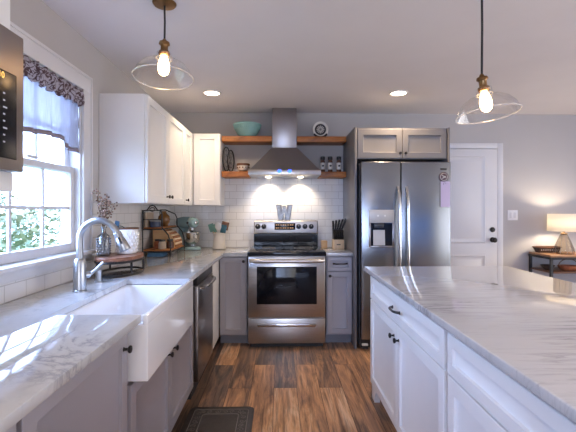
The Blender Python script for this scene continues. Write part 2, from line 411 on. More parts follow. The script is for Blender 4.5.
# ---------------------------------------------------------------- room shell
FX0, FX1, FY0, FY1, H = -1.25, 4.6, -2.5, 4.55, 2.44
struct(B(FX0-.12, FX1+.12, FY0-.12, FY1+.12, -.10, 0).build('floor', 'floor'), 'warm brown wood plank floor')
struct(B(FX0-.12, FX1+.12, FY0-.12, FY1+.12, H, H+.1).build('ceiling', 'ceiling'), 'pale flat painted ceiling')
struct(B(FX0-.12, FX1+.12, FY1, FY1+.12, 0, H).build('wall_back', 'wall'), 'grey wall behind the range')
WY0, WY1, WZ0, WZ1 = 1.62, 2.54, 1.085, 2.095
struct(B(FX0-.12, FX0, FY0, WY0, 0, H).box(FX0-.12, FX0, WY1, FY1, 0, H).box(FX0-.12, FX0, WY0, WY1, 0, WZ0-.022).box(FX0-.12, FX0, WY0, WY1, WZ1, H).build('wall_left', 'wall'), 'grey wall around the sink window')
struct(B(FX0-.12, -1.0, FY0-.12, FY0, 0, H).box(1.2, 1.9, FY0-.12, FY0, 0, H).box(-1.0, 1.2, FY0-.12, FY0, 0, .6).box(-1.0, 1.2, FY0-.12, FY0, 2.2, H).box(4.3, FX1+.12, FY0-.12, FY0, 0, H).box(1.9, 4.3, FY0-.12, FY0, 0, .75).box(1.9, 4.3, FY0-.12, FY0, 1.95, H).build('wall_front', 'wall'), 'grey wall behind the viewer')
struct(B(FX1, FX1+.12, FY0, -1.75, 0, H).box(FX1, FX1+.12, 3.25, FY1, 0, H).box(FX1, FX1+.12, -1.75, 3.25, 0, .2).box(FX1, FX1+.12, -1.75, 3.25, 2.34, H).build('wall_right', 'wall'), 'grey side wall right of the island')
# tile behind counters
struct(B(FX0+.008, .719, FY1-.008, FY1, .92, 1.80).build('trim_1', 'tilex'), 'white subway tile behind the range')
struct(B(FX0, FX0+.008, 2.66, FY1-.008, .92, 1.40).box(FX0, FX0+.008, .2, 2.66, .92, 1.01).build('trim_2', 'tiley'), 'white subway tile along the sink wall')
# sink window
w = sroot('window_1', (FX0, 2.08, WZ0), 'white double hung window over the sink')
cs = MB(); cw = .105
cs.box(FX0, FX0+.018, WY1, WY1+cw, WZ0-.01, WZ1+cw, .003).box(FX0, FX0+.018, WY0-cw, WY0, WZ0-.01, WZ1+cw, .003).box(FX0, FX0+.020, WY0-cw, WY1+cw, WZ1, WZ1+cw, .003)
cs.box(FX0+.016, FX0+.026, WY1+cw-.018, WY1+cw, WZ0-.01, WZ1+cw, .002).box(FX0+.016, FX0+.026, WY0-cw, WY1+cw, WZ1+cw-.018, WZ1+cw, .002)
cs.build('casing', 'trim', w)
B(FX0-.11, FX0+.055, WY0-cw-.02, WY1+cw+.012, WZ0-.022, WZ0, .005).build('stool', 'trim', w)
B(FX0, FX0+.018, WY0-cw, WY1+cw, WZ0-.075, WZ0-.022, .003).build('apron', 'trim', w)
B(FX0-.12, FX0, WY1-.012, WY1, WZ0, WZ1).box(FX0-.12, FX0, WY0, WY0+.012, WZ0, WZ1).box(FX0-.12, FX0, WY0, WY1, WZ1-.012, WZ1).build('jamb', 'trim', w)
def sash(x, z0, z1, lites_z, bot):
    y0, y1 = WY0+.014, WY1-.014; st = .042; d = .016; mb = MB()
    mb.box(x-d, x+d, y0, y0+st, z0, z1, .003).box(x-d, x+d, y1-st, y1, z0, z1, .003).box(x-d, x+d, y0+st, y1-st, z0, z0+bot, .003).box(x-d, x+d, y0+st, y1-st, z1-.036, z1, .003)
    iy0, iy1, iz0, iz1 = y0+st, y1-st, z0+bot, z1-.036
    for k in (1, 2): yy = iy0+(iy1-iy0)*k/3; mb.box(x-.007, x+.007, yy-.009, yy+.009, iz0, iz1, .002)
    zz = (iz0+iz1)/2; mb.box(x-.0065, x+.0065, iy0, iy1, zz-.009, zz+.009, .002)
    o = mb.build('sash', 'trim', w); B(x-.0015, x+.0015, iy0-.004, iy1+.004, iz0-.004, iz1+.004).build('pane', 'pane', o); return o
s1 = sash(FX0-.05, WZ0+.002, 1.605, 2, .05)
sash(FX0-.088, 1.568, WZ1-.014, 2, .036)
B(FX0-.034, FX0-.012, 2.03, 2.12, 1.606, 1.622, .004).build('lock', 'trim', s1)
# windows of the unseen walls, panes in place; central rear and right ones added as fill
def plainwin(name, label, f):
    r = sroot(name, (0, 0, 0), label)
    if f == 'z':
        mb = B(-1.0, -.94, FY0-.09, FY0-.03, .6, 2.2).box(1.14, 1.2, FY0-.09, FY0-.03, .6, 2.2).box(-.94, 1.14, FY0-.09, FY0-.03, .6, .66).box(-.94, 1.14, FY0-.09, FY0-.03, 2.14, 2.2).box(.07, .13, FY0-.09, FY0-.03, .66, 2.14)
        o = mb.build('frame', 'trim', r); B(-.95, 1.15, FY0-.062, FY0-.058, .65, 2.15).build('pane', 'pane', o)
    elif f == 'y':
        mb = B(1.9, 1.96, FY0-.09, FY0-.03, .75, 1.95).box(4.24, 4.3, FY0-.09, FY0-.03, .75, 1.95).box(1.96, 4.24, FY0-.09, FY0-.03, .75, .81).box(1.96, 4.24, FY0-.09, FY0-.03, 1.89, 1.95)
        o = mb.build('frame', 'trim', r); B(1.95, 4.25, FY0-.062, FY0-.058, .80, 1.90).build('pane', 'pane', o)
        B(1.965, 4.235, FY0-.025, FY0-.022, .79, 1.93).build('reflection_tint_sheet', 'blind', r)  # unseen blue sheet, added to tint what the refrigerator doors reflect
    else:
        mb = B(FX1+.03, FX1+.09, -1.75, -1.69, .2, 2.34).box(FX1+.03, FX1+.09, 3.19, 3.25, .2, 2.34).box(FX1+.03, FX1+.09, -1.69, 3.19, .2, .26).box(FX1+.03, FX1+.09, -1.69, 3.19, 2.28, 2.34).box(FX1+.03, FX1+.09, .72, .78, .26, 2.28)
        o = mb.build('frame', 'trim', r); B(FX1+.058, FX1+.062, -1.7, 3.2, .25, 2.29).build('pane', 'pane', o)
plainwin('fill_window_4', 'added fill-light window directly behind the viewer', 'z'); plainwin('window_2', 'wide window behind the viewer', 'y'); plainwin('fill_window_3', 'added fill-light window in the unseen right side wall', 'x')
struct(B(2.56, FX1, FY1-.014, FY1, 0, .11, .003).build('baseboard_back', 'trim'), 'white baseboard under the light switch')
# passage door
d = sroot('door_1', (2.07, FY1, 0), 'white panelled door right of the refrigerator')
mb = B(1.66, 2.482, FY1-.030, FY1-.004, .008, 2.035, .002)
for z0, z1 in ((.20, .83), (.96, 1.955)):
    for x0, x1 in ((1.80, 2.345),):
        P = on('-y', FY1-.030)
        def rg(i, dd, x0=x0, x1=x1, z0=z0, z1=z1): return [mb.bm.verts.new(P(*q)) for q in ((x0+i, dd, z0+i), (x1-i, dd, z0+i), (x1-i, dd, z1-i), (x0+i, dd, z1-i))]
        R = [rg(0, -.004), rg(0, .001), rg(.012, .010), rg(.028, .002), rg(.05, .001), rg(.062, .008)]
        mb.bm.faces.new(R[0]); mb.bm.faces.new(R[-1])
        for a, b in zip(R, R[1:]):
            for k in range(4): mb.bm.faces.new((a[k], a[(k+1) % 4], b[(k+1) % 4], b[k]))
slab = mb.build('slab', 'trim', d)
B(2.49, 2.556, FY1-.020, FY1, 0, 2.105, .003).box(1.585, 1.652, FY1-.020, FY1, 0, 2.105, .003).box(1.652, 2.49, FY1-.020, FY1, 2.043, 2.105, .003).build('casing', 'trim', d)
MB().lathe([(.030, 0), (.030, .006), (.012, .010), (.011, .035), (.026, .042), (.029, .055), (.022, .066), (.001, .069)], (2.425, FY1-.030, 1.0), (0, -1, 0), 18).build('door_knob', 'bronze', slab)
MB().lathe([(.029, 0), (.029, .010), (.022, .018), (.001, .020)], (2.425, FY1-.030, 1.115), (0, -1, 0), 18).build('deadbolt', 'bronze', slab)
# light switch
t_ = thing('light_switch', 'white double light switch plate between the door and the table lamp', 'light switch', (2.675, FY1, 1.22))
B(2.617, 2.733, FY1-.007, FY1, 1.222, 1.338, .003).build('plate', 'white', t_)
for x in (2.652, 2.698): B(x-.016, x+.016, FY1-.011, FY1-.006, 1.247, 1.313, .002).build('rocker', 'trim', t_)

# ---------------------------------------------------------------- outside the sink window
struct(B(-30, -1.6, -12, 24, -.7, -.6).build('ground', 'lawn'), 'lawn outside the window')
def shrub(x, y, r, h, label):
    rd = random.Random(int(x*31+y*17)); mb = MB()
    for i in range(1300):
        th = rd.uniform(0, 2*PI); zz = rd.uniform(0, 1); q = (1-abs(zz-.4)**2*1.6)*r*math.sqrt(rd.uniform(.35, 1))*(1+.25*math.sin(5*th+zz*7))
        c = Vector((x+q*math.cos(th), y+q*math.sin(th), -.55+h*zz)); s = rd.uniform(.05, .12)
        a = Vector((rd.uniform(-1, 1), rd.uniform(-1, 1), rd.uniform(-.6, .6))).normalized(); b = a.orthogonal().normalized()
        mb.quad(c-a*s, c+b*s*.5, c+a*s, c-b*s*.5)
    t = thing('garden_shrub', label, 'shrub', (x, y, -.6)); mb.build('foliage', 'leaf', t, smooth=False)
    MB().tube([(x, y, -.62), (x+.03, y, -.6+h*.6)], [.06, .03], 8).build('stem', 'twig', t)
shrub(-6.0, 8.4, 1.3, 1.85, 'pale green shrub outside the left lower panes of the window')
shrub(-7.9, 13.4, 1.6, 1.95, 'pale green shrub outside the right lower panes of the window')
shrub(-12.0, 16.6, 1.8, 2.6, 'leafy shrub farthest from the sink window, behind the other shrubs')

# ---------------------------------------------------------------- left run: base cabinets
XF = -.60       # cabinet faces
ZT = .885
def base_left(name, label, y0, y1, zt=ZT):
    t = thing(name, label, 'cabinet', ((-1.25+XF)/2, (y0+y1)/2, 0))
    B(-1.235, XF-.021, y0, y1, .10, zt-(.025 if zt > .8 else 0)).build('carcass', 'grey', t)
    B(-1.235, XF-.09, y0, y1, 0, .10).build('toe_kick', 'toe', t)
    return t
t_ = base_left('base_cabinet', 'grey base cabinet under the marble nearest the viewer', .30, .93)
dr = shaker('+x', XF-.02, .31, .925, .115, ZT-.012).build('door', 'grey', t_); knob('+x', XF, .40, .80, dr)
t_ = base_left('base_cabinet', 'grey base cabinet with one knob beside the near end of the sink', .935, 1.598)
dr = shaker('+x', XF-.02, .945, 1.588, .115, ZT-.012).build('door', 'grey', t_); knob('+x', XF, 1.548, .805, dr)
t_ = base_left('sink_cabinet', 'grey two-door cabinet under the white apron sink', 1.602, 2.80, .64)
B(-.68, XF-.02, 2.475, 2.80, .64, ZT).build('stile', 'grey', t_)
dr = shaker('+x', XF-.02, 1.625, 2.205, .115, .632).build('door', 'grey', t_); knob('+x', XF, 2.155, .565, dr)
dr = shaker('+x', XF-.02, 2.211, 2.785, .115, .632).build('door', 'grey', t_); knob('+x', XF, 2.262, .565, dr)
# dishwasher
t_ = thing('dishwasher', 'stainless dishwasher with curved bar handle under the marble, past the sink', 'dishwasher', (-.9, 3.16, 0))
B(-1.2, -.62, 2.83, 3.47, .05, .875).build('tub', 'dark', t_)
dd = B(-.62, -.578, 2.845, 3.46, .115, .80, .006).build('door', 'steeld', t_)
B(-.62, -.582, 2.845, 3.46, .803, .868, .004).build('control_panel', 'plastic', t_)
mb = MB(); mb.tube([(-.578+.045*(1-q**4), 3.152+.27*q, .775) for q in [-1+i/8 for i in range(17)]], .011, 10); mb.build('handle', 'chrome', dd)
B(-.66, -.63, 2.84, 3.465, .0, .11).build('kick_plate', 'dark', t_)
# corner filler cabinet
t_ = base_left('corner_cabinet', 'pale grey blind corner cabinet between the dishwasher and the back run', 3.485, 3.93)
B(XF-.02, XF, 3.49, 3.945, .09, ZT, .002).build('filler_panel', 'white', t_)

# ---------------------------------------------------------------- back run base cabinets
YF = 3.95
t_ = thing('base_cabinet', 'grey one-door base cabinet left of the range', 'cabinet', (-.46, 4.24, 0))
B(-.597, -.325, YF+.02, 4.53, .10, ZT).build('carcass', 'grey', t_); B(-.597, -.325, YF+.09, 4.53, 0, .10).build('toe_kick', 'toe', t_)
dr = shaker('-y', YF+.02, -.592, -.335, .115, ZT-.012, fr=.048).build('door', 'grey', t_); knob('-y', YF, -.358, .835, dr)
t_ = thing('base_cabinet', 'grey base cabinet with one drawer right of the range', 'cabinet', (.59, 4.24, 0))
B(.460, .717, YF+.02, 4.53, .10, ZT).build('carcass', 'grey', t_); B(.460, .717, YF+.09, 4.53, 0, .10).build('toe_kick', 'toe', t_)
dr = shaker('-y', YF+.02, .468, .713, .735, ZT-.012, fr=.035).build('drawer', 'grey', t_); pull('-y', YF, .598, .808, dr, .13)
dr = shaker('-y', YF+.02, .468, .713, .115, .727, fr=.048).build('door', 'grey', t_); knob('-y', YF, .493, .69, dr)

# ---------------------------------------------------------------- countertops
CT0, CT1 = .888, .920
poly = [(-1.24, .2), (-.556, .2), (-.556, 1.618), (-.930, 1.618), (-.930, 2.455), (-.556, 2.455), (-.556, 3.92), (-.318, 3.92), (-.318, 4.541), (-1.24, 4.541)]
tag(MB().prism(poly, 'z', CT0, CT1, .004).build('countertop', 'marble'), 'white marble L-shaped countertop around the sink and along the window wall', 'countertop')
tag(B(.452, .717, 3.92, 4.541, CT0, CT1, .004).build('countertop', 'marble'), 'short marble countertop between range and refrigerator panel', 'countertop')

# ---------------------------------------------------------------- farmhouse sink
mb = MB(); x0, x1, y0, y1, z0, z1 = -.955, -.533, 1.622, 2.470, .650, .905
# body below the counter: outer walls, inner cavity with rounded floor
wl = .026
def rect(ax0, ax1, ay0, ay1, z, r, n=5):
    pts = []
    for cx, cy, a0 in ((ax1-r, ay1-r, 0), (ax0+r, ay1-r, 90), (ax0+r, ay0+r, 180), (ax1-r, ay0+r, 270)):
        for k in range(n+1):
            a = math.radians(a0+90*k/n); pts.append(mb.bm.verts.new((cx+r*math.cos(a), cy+r*math.sin(a), z)))
    return pts
zr = .884
L = [rect(x0, x1, y0, y1, z0, .006), rect(x0-.0, x1, y0, y1, zr-.008, .006), rect(x0+.006, x1-.006, y0+.006, y1-.006, zr, .008),
     rect(x0+wl-.008, x1-wl+.008, y0+wl-.008, y1-wl+.008, zr, .03), rect(x0+wl, x1-wl, y0+wl, y1-wl, zr-.010, .035),
     rect(x0+wl+.012, x1-wl-.012, y0+wl+.012, y1-wl-.012, z0+.06, .045), rect(x0+wl+.04, x1-wl-.04, y0+wl+.04, y1-wl-.04, z0+.032, .05)]
mb.bm.faces.new(L[0])
for a, b in zip(L, L[1:]):
    n = len(a)
    for k in range(n): mb.bm.faces.new((a[k], a[(k+1) % n], b[(k+1) % n], b[k]))
mb.bm.faces.new(L[-1])
t_ = thing('farmhouse_sink', 'white fireclay apron-front sink set into the marble under the window', 'sink', (-.75, 2.015, .65))
mb.build('basin', 'porcelain', t_)
B(-.556+.0015, x1, y0+.0, y1, zr-.010, .917, .005, 3).build('apron_lip', 'porcelain', t_)
MB().lathe([(.045, 0), (.045, .003), (.03, .004), (.02, .001)], (-.76, 2.015, z0+.0325), segs=20).build('drain', 'chrome', t_)

# faucet
fx, fy = -1.035, 2.09
t_ = thing('kitchen_faucet', 'brushed nickel gooseneck pull-down faucet behind the sink', 'faucet', (fx, fy, .92))
MB().lathe([(.034, 0), (.034, .006), (.031, .010), (.030, .150), (.024, .165), (.020, .17)], (fx, fy, .92), segs=24).build('body', 'nickel', t_)
R_ = .098; top = 1.188
pts = [(fx, fy, 1.08), (fx, fy, 1.14)] + [(fx+R_-R_*math.cos(a), fy, top+R_*math.sin(a)) for a in [PI*k/16*.88 for k in range(17)]]
MB().tube(pts, .0165, 14).build('spout', 'nickel', t_)
e = Vector(pts[-1]); dv = (e-Vector(pts[-2])).normalized()
hd = MB().lathe([(.0175, 0), (.021, .004), (.021, .028), (.0195, .030), (.022, .036), (.028, .100), (.026, .104), (.018, .106)], e, dv, 20).build('spray_head', 'nickel', t_)
MB().obox(e+dv*.05+Vector((.006, -.026, .004)), (.006, .004, .018), dv.to_track_quat('Z', 'Y').to_matrix(), .002).build('spray_button', 'plastic', hd)
mb = MB().lathe([(.017, 0), (.017, .05), (.012, .055)], (fx, fy, 1.0), (.6, .8, 0), 14)
mb.tube([(fx+.032, fy+.043, 1.0), (fx+.055, fy+.055, 1.02), (fx+.095, fy+.06, 1.062)], [.008, .0075, .0065], 10); mb.build('lever', 'nickel', t_)
MB()
t_ = tag(MB().lathe([(.022, 0), (.022, .004), (.017, .006), (.017, .055), (.019, .057), (.019, .068), (.005, .070)], (-1.06, 2.36, .92), segs=18).build('soap_dispenser', 'nickel'), 'short metal cylinder cap on the marble right of the faucet', 'soap dispenser')

# ---------------------------------------------------------------- island
IX = .646
def island_unit(label, y0, y1, ndoors, foot=False):
    t = thing('island_cabinet', label, 'cabinet', (1.15, (y0+y1)/2, 0))
    B(IX+.02, 1.42, y0, y1, .11, CT0-.002).build('carcass', 'white', t)
    B(IX+.09, 1.40, y0, y1-(.08 if foot else 0), 0, .11).build('toe_kick', 'white', t)
    B(IX+.006, IX+.02, y0, y1, CT0-.016, CT0-.002, .002).build('rail', 'white', t)
    dr = shaker('-x', IX+.02, y0+.006, y1-.012, .712, CT0-.020, fr=.045).build('drawer', 'white', t); pull('-x', IX, (y0+y1)/2, .785, dr, .135)
    w = (y1-y0-.018)/ndoors
    for k in range(ndoors):
        a = y0+.006+k*w
        dd = shaker('-x', IX+.02, a+.0015, a+w-.0015, .115, .704).build('door', 'white', t)
        knob('-x', IX, (a+w-.045) if k == 0 else (a+.045), .63, dd)
    if foot: MB().prism([(y1-.09, .0), (y1, 0), (y1, .112), (y1-.16, .112), (y1-.13, .085), (y1-.10, .05)], 'x', IX+.012, IX+.05).box(IX+.012, 1.42, y1-.02, y1, 0, .112).build('foot', 'white', t)
    return t
island_unit('white island cabinet unit at the far end, one drawer over two doors', 1.56, 2.86, 2, True)
island_unit('white island cabinet unit nearest the viewer, mostly cut off by the photo edge', .25, 1.545, 2)
tag(B(.622, 1.70, .15, 2.965, CT0, CT1, .005, 3).build('island_countertop', 'marblei'), 'large grey-veined marble slab on the white island', 'countertop')

# ---------------------------------------------------------------- upper cabinets
UZ0, UZ1 = 1.387, 2.145
UX = -.917
t_ = thing('wall_cabinet', 'white two-door wall cabinet beside the window', 'cabinet', (-1.08, 3.33, UZ0))
B(-1.248, UX-.022, 2.785, 3.872, UZ0, UZ1, .002).build('carcass', 'white', t_)
dr = shaker('+x', UX-.02, 2.792, 3.30, UZ0+.004, UZ1-.004).build('door', 'white', t_); knob('+x', UX, 3.262, UZ0+.06, dr)
dr = shaker('+x', UX-.02, 3.305, 3.865, UZ0+.004, UZ1-.004).build('door', 'white', t_); knob('+x', UX, 3.345, UZ0+.06, dr)
t_ = thing('wall_cabinet', 'narrow white corner wall cabinet with one knob', 'cabinet', (-1.08, 4.2, UZ0))
B(-1.248, UX-.022, 3.876, 4.54, UZ0, UZ1, .002).build('carcass', 'white', t_)
dr = shaker('+x', UX-.02, 3.880, 4.205, UZ0+.004, UZ1-.004, fr=.05).build('door', 'white', t_); knob('+x', UX, 3.925, UZ0+.05, dr)
t_ = thing('wall_cabinet', 'white wall cabinet on the back wall left of the wooden shelves', 'cabinet', (-.75, 4.38, UZ0))
B(UX-.018, -.628, 4.232, 4.54, UZ0, UZ1, .002).build('carcass', 'white', t_)
dr = shaker('-y', 4.23, UX+.016, -.631, UZ0+.004, UZ1-.004).build('door', 'white', t_)
# microwave and its cabinet
t_ = thing('wall_cabinet', 'white wall cabinet above the microwave at the left photo edge', 'cabinet', (-1.07, .9, 1.9))
B(-1.248, -.922, .45, 1.356, 1.90, H-.04, .002).build('carcass', 'white', t_)
shaker('+x', -.92, .455, 1.355, 1.902, H-.05).build('door', 'white', t_)
tag(B(-1.248, -.885, .45, 1.347, 1.400, 1.464, .004).build('microwave_shelf', 'white'), 'white shelf board the microwave sits on', 'shelf')
t_ = thing('microwave', 'stainless microwave with black control panel at the left photo edge', 'microwave', (-1.05, .95, 1.465))
B(-1.24, -.88, .58, 1.357, 1.4655, 1.898).build('body', 'steel', t_)
fr = B(-.88, -.858, .58, 1.358, 1.4655, 1.914, .004).build('front_frame', 'steelm', t_)
B(-.858, -.852, .60, 1.05, 1.495, 1.86, .003).build('door_window', 'bglass', t_)
cp = B(-.858, -.8545, 1.06, 1.316, 1.502, 1.774, .003).build('control_panel', 'mglass', t_)
for r in range(8):
    for c in range(2):
        yy = 1.200+.052*c; zz = 1.70-.0215*r; wd = .009 if (r+c) % 3 else .018
        B(-.8546, -.8540, yy, yy+wd, zz, zz+.005).build('button_legend', 'legend', cp)
def words(name, body, size, m, parent, loc, rot):
    fc = bpy.data.curves.new('tmp', 'FONT'); fc.body = body; fc.size = size; fc.extrude = .0003
    fo = bpy.data.objects.new('tmp', fc); COL.objects.link(fo); bpy.context.view_layer.update()
    me = bpy.data.meshes.new_from_object(fo.evaluated_get(bpy.context.evaluated_depsgraph_get())); bpy.data.objects.remove(fo)
    me.transform(Matrix.Translation(Vector(loc)-ORG[parent.name]) @ rot.to_4x4()); me.materials.clear(); me.materials.append(M[m])
    o = bpy.data.objects.new(name, me); COL.objects.link(o); o.parent = parent; return o
words('clock_digits', '10:10', .028, 'digit', cp, (-.8541, 1.196, 1.748), Matrix.Rotation(PI/2, 3, 'Z') @ Matrix.Rotation(PI/2, 3, 'X'))

# ---------------------------------------------------------------- valance
t_ = thing('window_valance', 'sheer lilac linen valance with ruffled scroll-print top in the sink window', 'curtain', (-1.262, 2.08, 1.72))
def wav(y): return .012*math.sin(y*38)+.008*math.sin(y*71+1)
def drape(y0, y1, z0f, z1, x, n, nz, amp, name, m):
    mb = MB(); G = []
    for i in range(n+1):
        y = y0+(y1-y0)*i/n
        G.append([mb.bm.verts.new((x+wav(y)*amp*(.4+.6*(1-j/nz)), y+.004*math.sin(j*1.3+y*50), z0f(y)+(z1-z0f(y))*j/nz)) for j in range(nz+1)])
    for i in range(n):
        for j in range(nz): mb.bm.faces.new((G[i][j], G[i+1][j], G[i+1][j+1], G[i][j+1]))
    o = mb.build(name, m, t_); sd = o.modifiers.new('thickness', 'SOLIDIFY'); sd.thickness = .0012; return o
def zb(y): return 1.735+.012*math.sin(y*9) - (.035 if y > 2.36 else 0)
drape(WY0+.015, WY1-.014, lambda y: zb(y)+.02, 2.02, -1.262, 160, 10, .9, 'skirt', 'valance')
drape(WY0+.015, WY1-.014, zb, 1.0, -1.2612, 160, 1, .9, 'x', 'hem') if False else None
mb = MB(); G = []
for i in range(161):
    y = WY0+.015+(WY1-WY0-.029)*i/160
    G.append([mb.bm.verts.new((-1.261+wav(y)*.9*(.4+.6*(1-j*.03)), y, zb(y)+.026*j)) for j in (0, 1)])
for a, b in zip(G, G[1:]): mb.bm.faces.new((a[0], b[0], b[1], a[1]))
o = mb.build('hem', 'hem', t_); o.modifiers.new('thickness', 'SOLIDIFY').thickness = .003
mb = MB(); G = []
for i in range(201):
    y = WY0+.013+(WY1-WY0-.026)*i/200; f = .5+.5*math.sin(y*95)+.35*math.sin(y*150)
    G.append([mb.bm.verts.new((-1.245+.012*f+.016*math.sin(PI*j/6)*(.6+.4*math.sin(y*60+j)), y+.006*math.sin(j*2+y*40), 1.985+.105*j/6+.008*math.sin(y*80)*(1 if j in (0, 6) else .4))) for j in range(7)])
for a, b in zip(G, G[1:]):
    for j in range(6): mb.bm.faces.new((a[j], b[j], b[j+1], a[j+1]))
o = mb.build('ruffle', 'ruffle', t_); o.modifiers.new('thickness', 'SOLIDIFY').thickness = .002
MB().tube([(-1.262, WY0+.0125, 2.045), (-1.262, WY1-.0125, 2.045)], .008, 10).build('curtain_rod', 'trim', t_)

# ---------------------------------------------------------------- range
rx0, rx1, rc = -.310, .443, .0665
t_ = thing('range', 'stainless electric range with black glass cooktop on the back wall', 'range', (rc, 4.2, 0))
B(rx0, rx1, 3.915, 4.53, .035, .893).build('body', 'steeld', t_)
B(rx0-.006, rx1+.006, 3.870, 4.53, .893, .934, .006).build('cooktop', 'bglass', t_)
for x, y, r in ((-.12, 4.05, .105), (.25, 4.05, .085), (-.12, 4.30, .075), (.25, 4.30, .10)):
    MB().tube([(x+r*math.cos(a), y+r*math.sin(a), .9345) for a in [2*PI*k/40 for k in range(40)]], .0012, 6, True).build('burner_ring', 'stone', t_)
bg = B(-.288, .421, 4.432, 4.53, 1.075, 1.222, .012, 3).build('control_panel', 'steell', t_)
B(-.290, .423, 4.46, 4.53, .934, 1.075).build('backguard', 'bglass', t_)
B(-.060, .170, 4.427, 4.435, 1.120, 1.195, .002).build('display', 'bglass', bg)
for r in range(2):
    for k in range(8): B(-.048+.026*k, -.034+.026*k+(.006 if k % 3 == 0 else 0), 4.4262, 4.4268, 1.137+.034*r, 1.145+.034*r).build('display_legend', 'rdigit', bg)
for x in (-.246, -.178, .207, .277, .346):
    k = MB().lathe([(.028, 0), (.028, .006), (.023, .008), (.021, .026), (.017, .029), (.001, .030)], (x, 4.432, 1.157), (0, -1, 0), 20).build('knob', 'plastic', bg)
    B(x-.0025, x+.0025, 4.4005, 4.405, 1.160, 1.178).build('pointer', 'label', k)
od = B(rx0+.004, rx1-.004, 3.880, 3.915, .297, .884, .006).build('oven_door', 'steel', t_)
B(rx0+.085, rx1-.085, 3.8765, 3.882, .425, .790, .003).build('window', 'bglass', od)
mb = MB()
for z in (.52, .62): mb.tube([(rx0+.12, 3.876, z), (rx1-.12, 3.876, z)], .0012, 6)
mb.build('window_marks', 'stone', od) if False else mb.bm.free()
mb = MB(); mb.tube([(rc+.355*q, 3.880-.052*(1-abs(q)**6)+.002, .850) for q in [-1+i/12 for i in range(25)]], .021, 14); mb.build('handle', 'steell', od)
bd = B(rx0+.004, rx1-.004, 3.880, 3.915, .045, .287, .006).build('drawer', 'steel', t_)
B(rc-.285, rc+.285, 3.868, 3.884, .205, .238, .006).build('handle', 'chrome', bd)
B(rx0+.02, rx1-.02, 3.93, 4.5, 0, .045).build('base', 'dark', t_)

# metal letter on the range
def letterW(cx, y0, y1, z0, h, w, s, mb):
    hw = w/2; t = w*.27*s
    P = [(-hw, 1), (-hw+t*1.25, 1), (-hw+t*1.55, .38), (-t*.42, .92), (t*.42, .92), (hw-t*1.55, .38), (hw-t*1.25, 1), (hw, 1), (hw*.66, 0), (hw*.66-t*1.0, 0), (0, .52), (-hw*.66+t*1.0, 0), (-hw*.66, 0)]
    P = [(cx+x, z0+z*h) for x, z in P]
    mb.prism(P, 'y', y0, y1)
t_ = thing('metal_letter', 'grey metal letter W standing on top of the range', 'letter', (.048, 4.475, 1.222))
mb = MB(); letterW(.048, 4.470, 4.490, 1.2225, .178, .190, 1.0, mb); mb.build('edge', 'toe', t_)
mb = MB(); letterW(.048, 4.465, 4.4715, 1.2285, .158, .168, .62, mb); mb.build('face', 'galv', t_)

# ---------------------------------------------------------------- range hood
hc = .048
t_ = thing('range_hood', 'stainless chimney range hood with two lit lamps over the range', 'range hood', (hc, 4.33, 1.70))
mb = MB()
def rr(hw, y0, z): return [mb.bm.verts.new(p) for p in ((hc-hw, y0, z), (hc+hw, y0, z), (hc+hw, 4.545, z), (hc-hw, 4.545, z))]
L = [rr(.366, 4.085, 1.752), rr(.34, 4.11, 1.772), rr(.135, 4.30, 2.012)]
mb.bm.faces.new(L[0]); mb.bm.faces.new(L[-1])
for a, b in zip(L, L[1:]):
    for k in range(4): mb.bm.faces.new((a[k], a[(k+1) % 4], b[(k+1) % 4], b[k]))
mb.build('canopy', 'steelv', t_)
lip = B(hc-.372, hc+.372, 4.080, 4.545, 1.700, 1.752, .003).build('lip', 'steel', t_)
B(hc-.131, hc+.131, 4.305, 4.545, 2.010, H-.002, .002).build('chimney', 'steelv', t_)
for x in (-.005, .100): MB().lathe([(.018, 0), (.018, .004), (.013, .006)], (x, 4.080, 1.735), (0, -1, 0), 14).build('button', 'led', lip)
for x in (hc-.175, hc+.175):
    MB().lathe([(.032, 0), (.032, .004), (.026, .006)], (x, 4.36, 1.700), (0, 0, -1), 18).build('lamp', 'hoodlamp', lip)
    spot('hood_spot', (x, 4.40, 1.688), 7, (1, .80, .54), 105, .7, .02, (math.radians(20), 0, 0))

# ---------------------------------------------------------------- shelves
def shelf(label, x0, x1, z):
    return tag(MB().box(x0, x1, 4.295, 4.541, z, z+.060, .004).build('floating_shelf', 'shelf'), label, 'shelf', 'rustic wooden shelves beside the hood')
shelf('rustic wooden shelf left of the hood holding the teal bowl', -.624, -.086, 2.075)
shelf('rustic wooden shelf left of the hood holding the small patterned bowl', -.624, -.330, 1.695)
shelf('rustic wooden shelf right of the hood holding the round stand', .182, .714, 2.073)
shelf('rustic wooden shelf right of the hood holding three spice bottles', .424, .714, 1.6935)
# teal bowl
t_ = thing('mixing_bowl', 'large teal ribbed bowl on the upper left wooden shelf', 'bowl', (-.36, 4.415, 2.135))
MB().lathe([(.072, 0), (.078, .002), (.080, .008), (.112, .040), (.136, .085), (.147, .125), (.152, .128), (.152, .146), (.146, .150), (.140, .146), (.128, .085), (.10, .04), (.06, .014)], (-.36, 4.415, 2.1355), segs=40).build('bowl', 'teal', t_)
mb = MB()
for k in range(40):
    a = 2*PI*k/40; mb.tube([(-.36+r*math.cos(a), 4.415+r*math.sin(a), 2.1355+z) for r, z in ((.138, .088), (.1485, .126), (.1535, .142))], .004, 5)
mb.build('ribs', 'teal', t_)
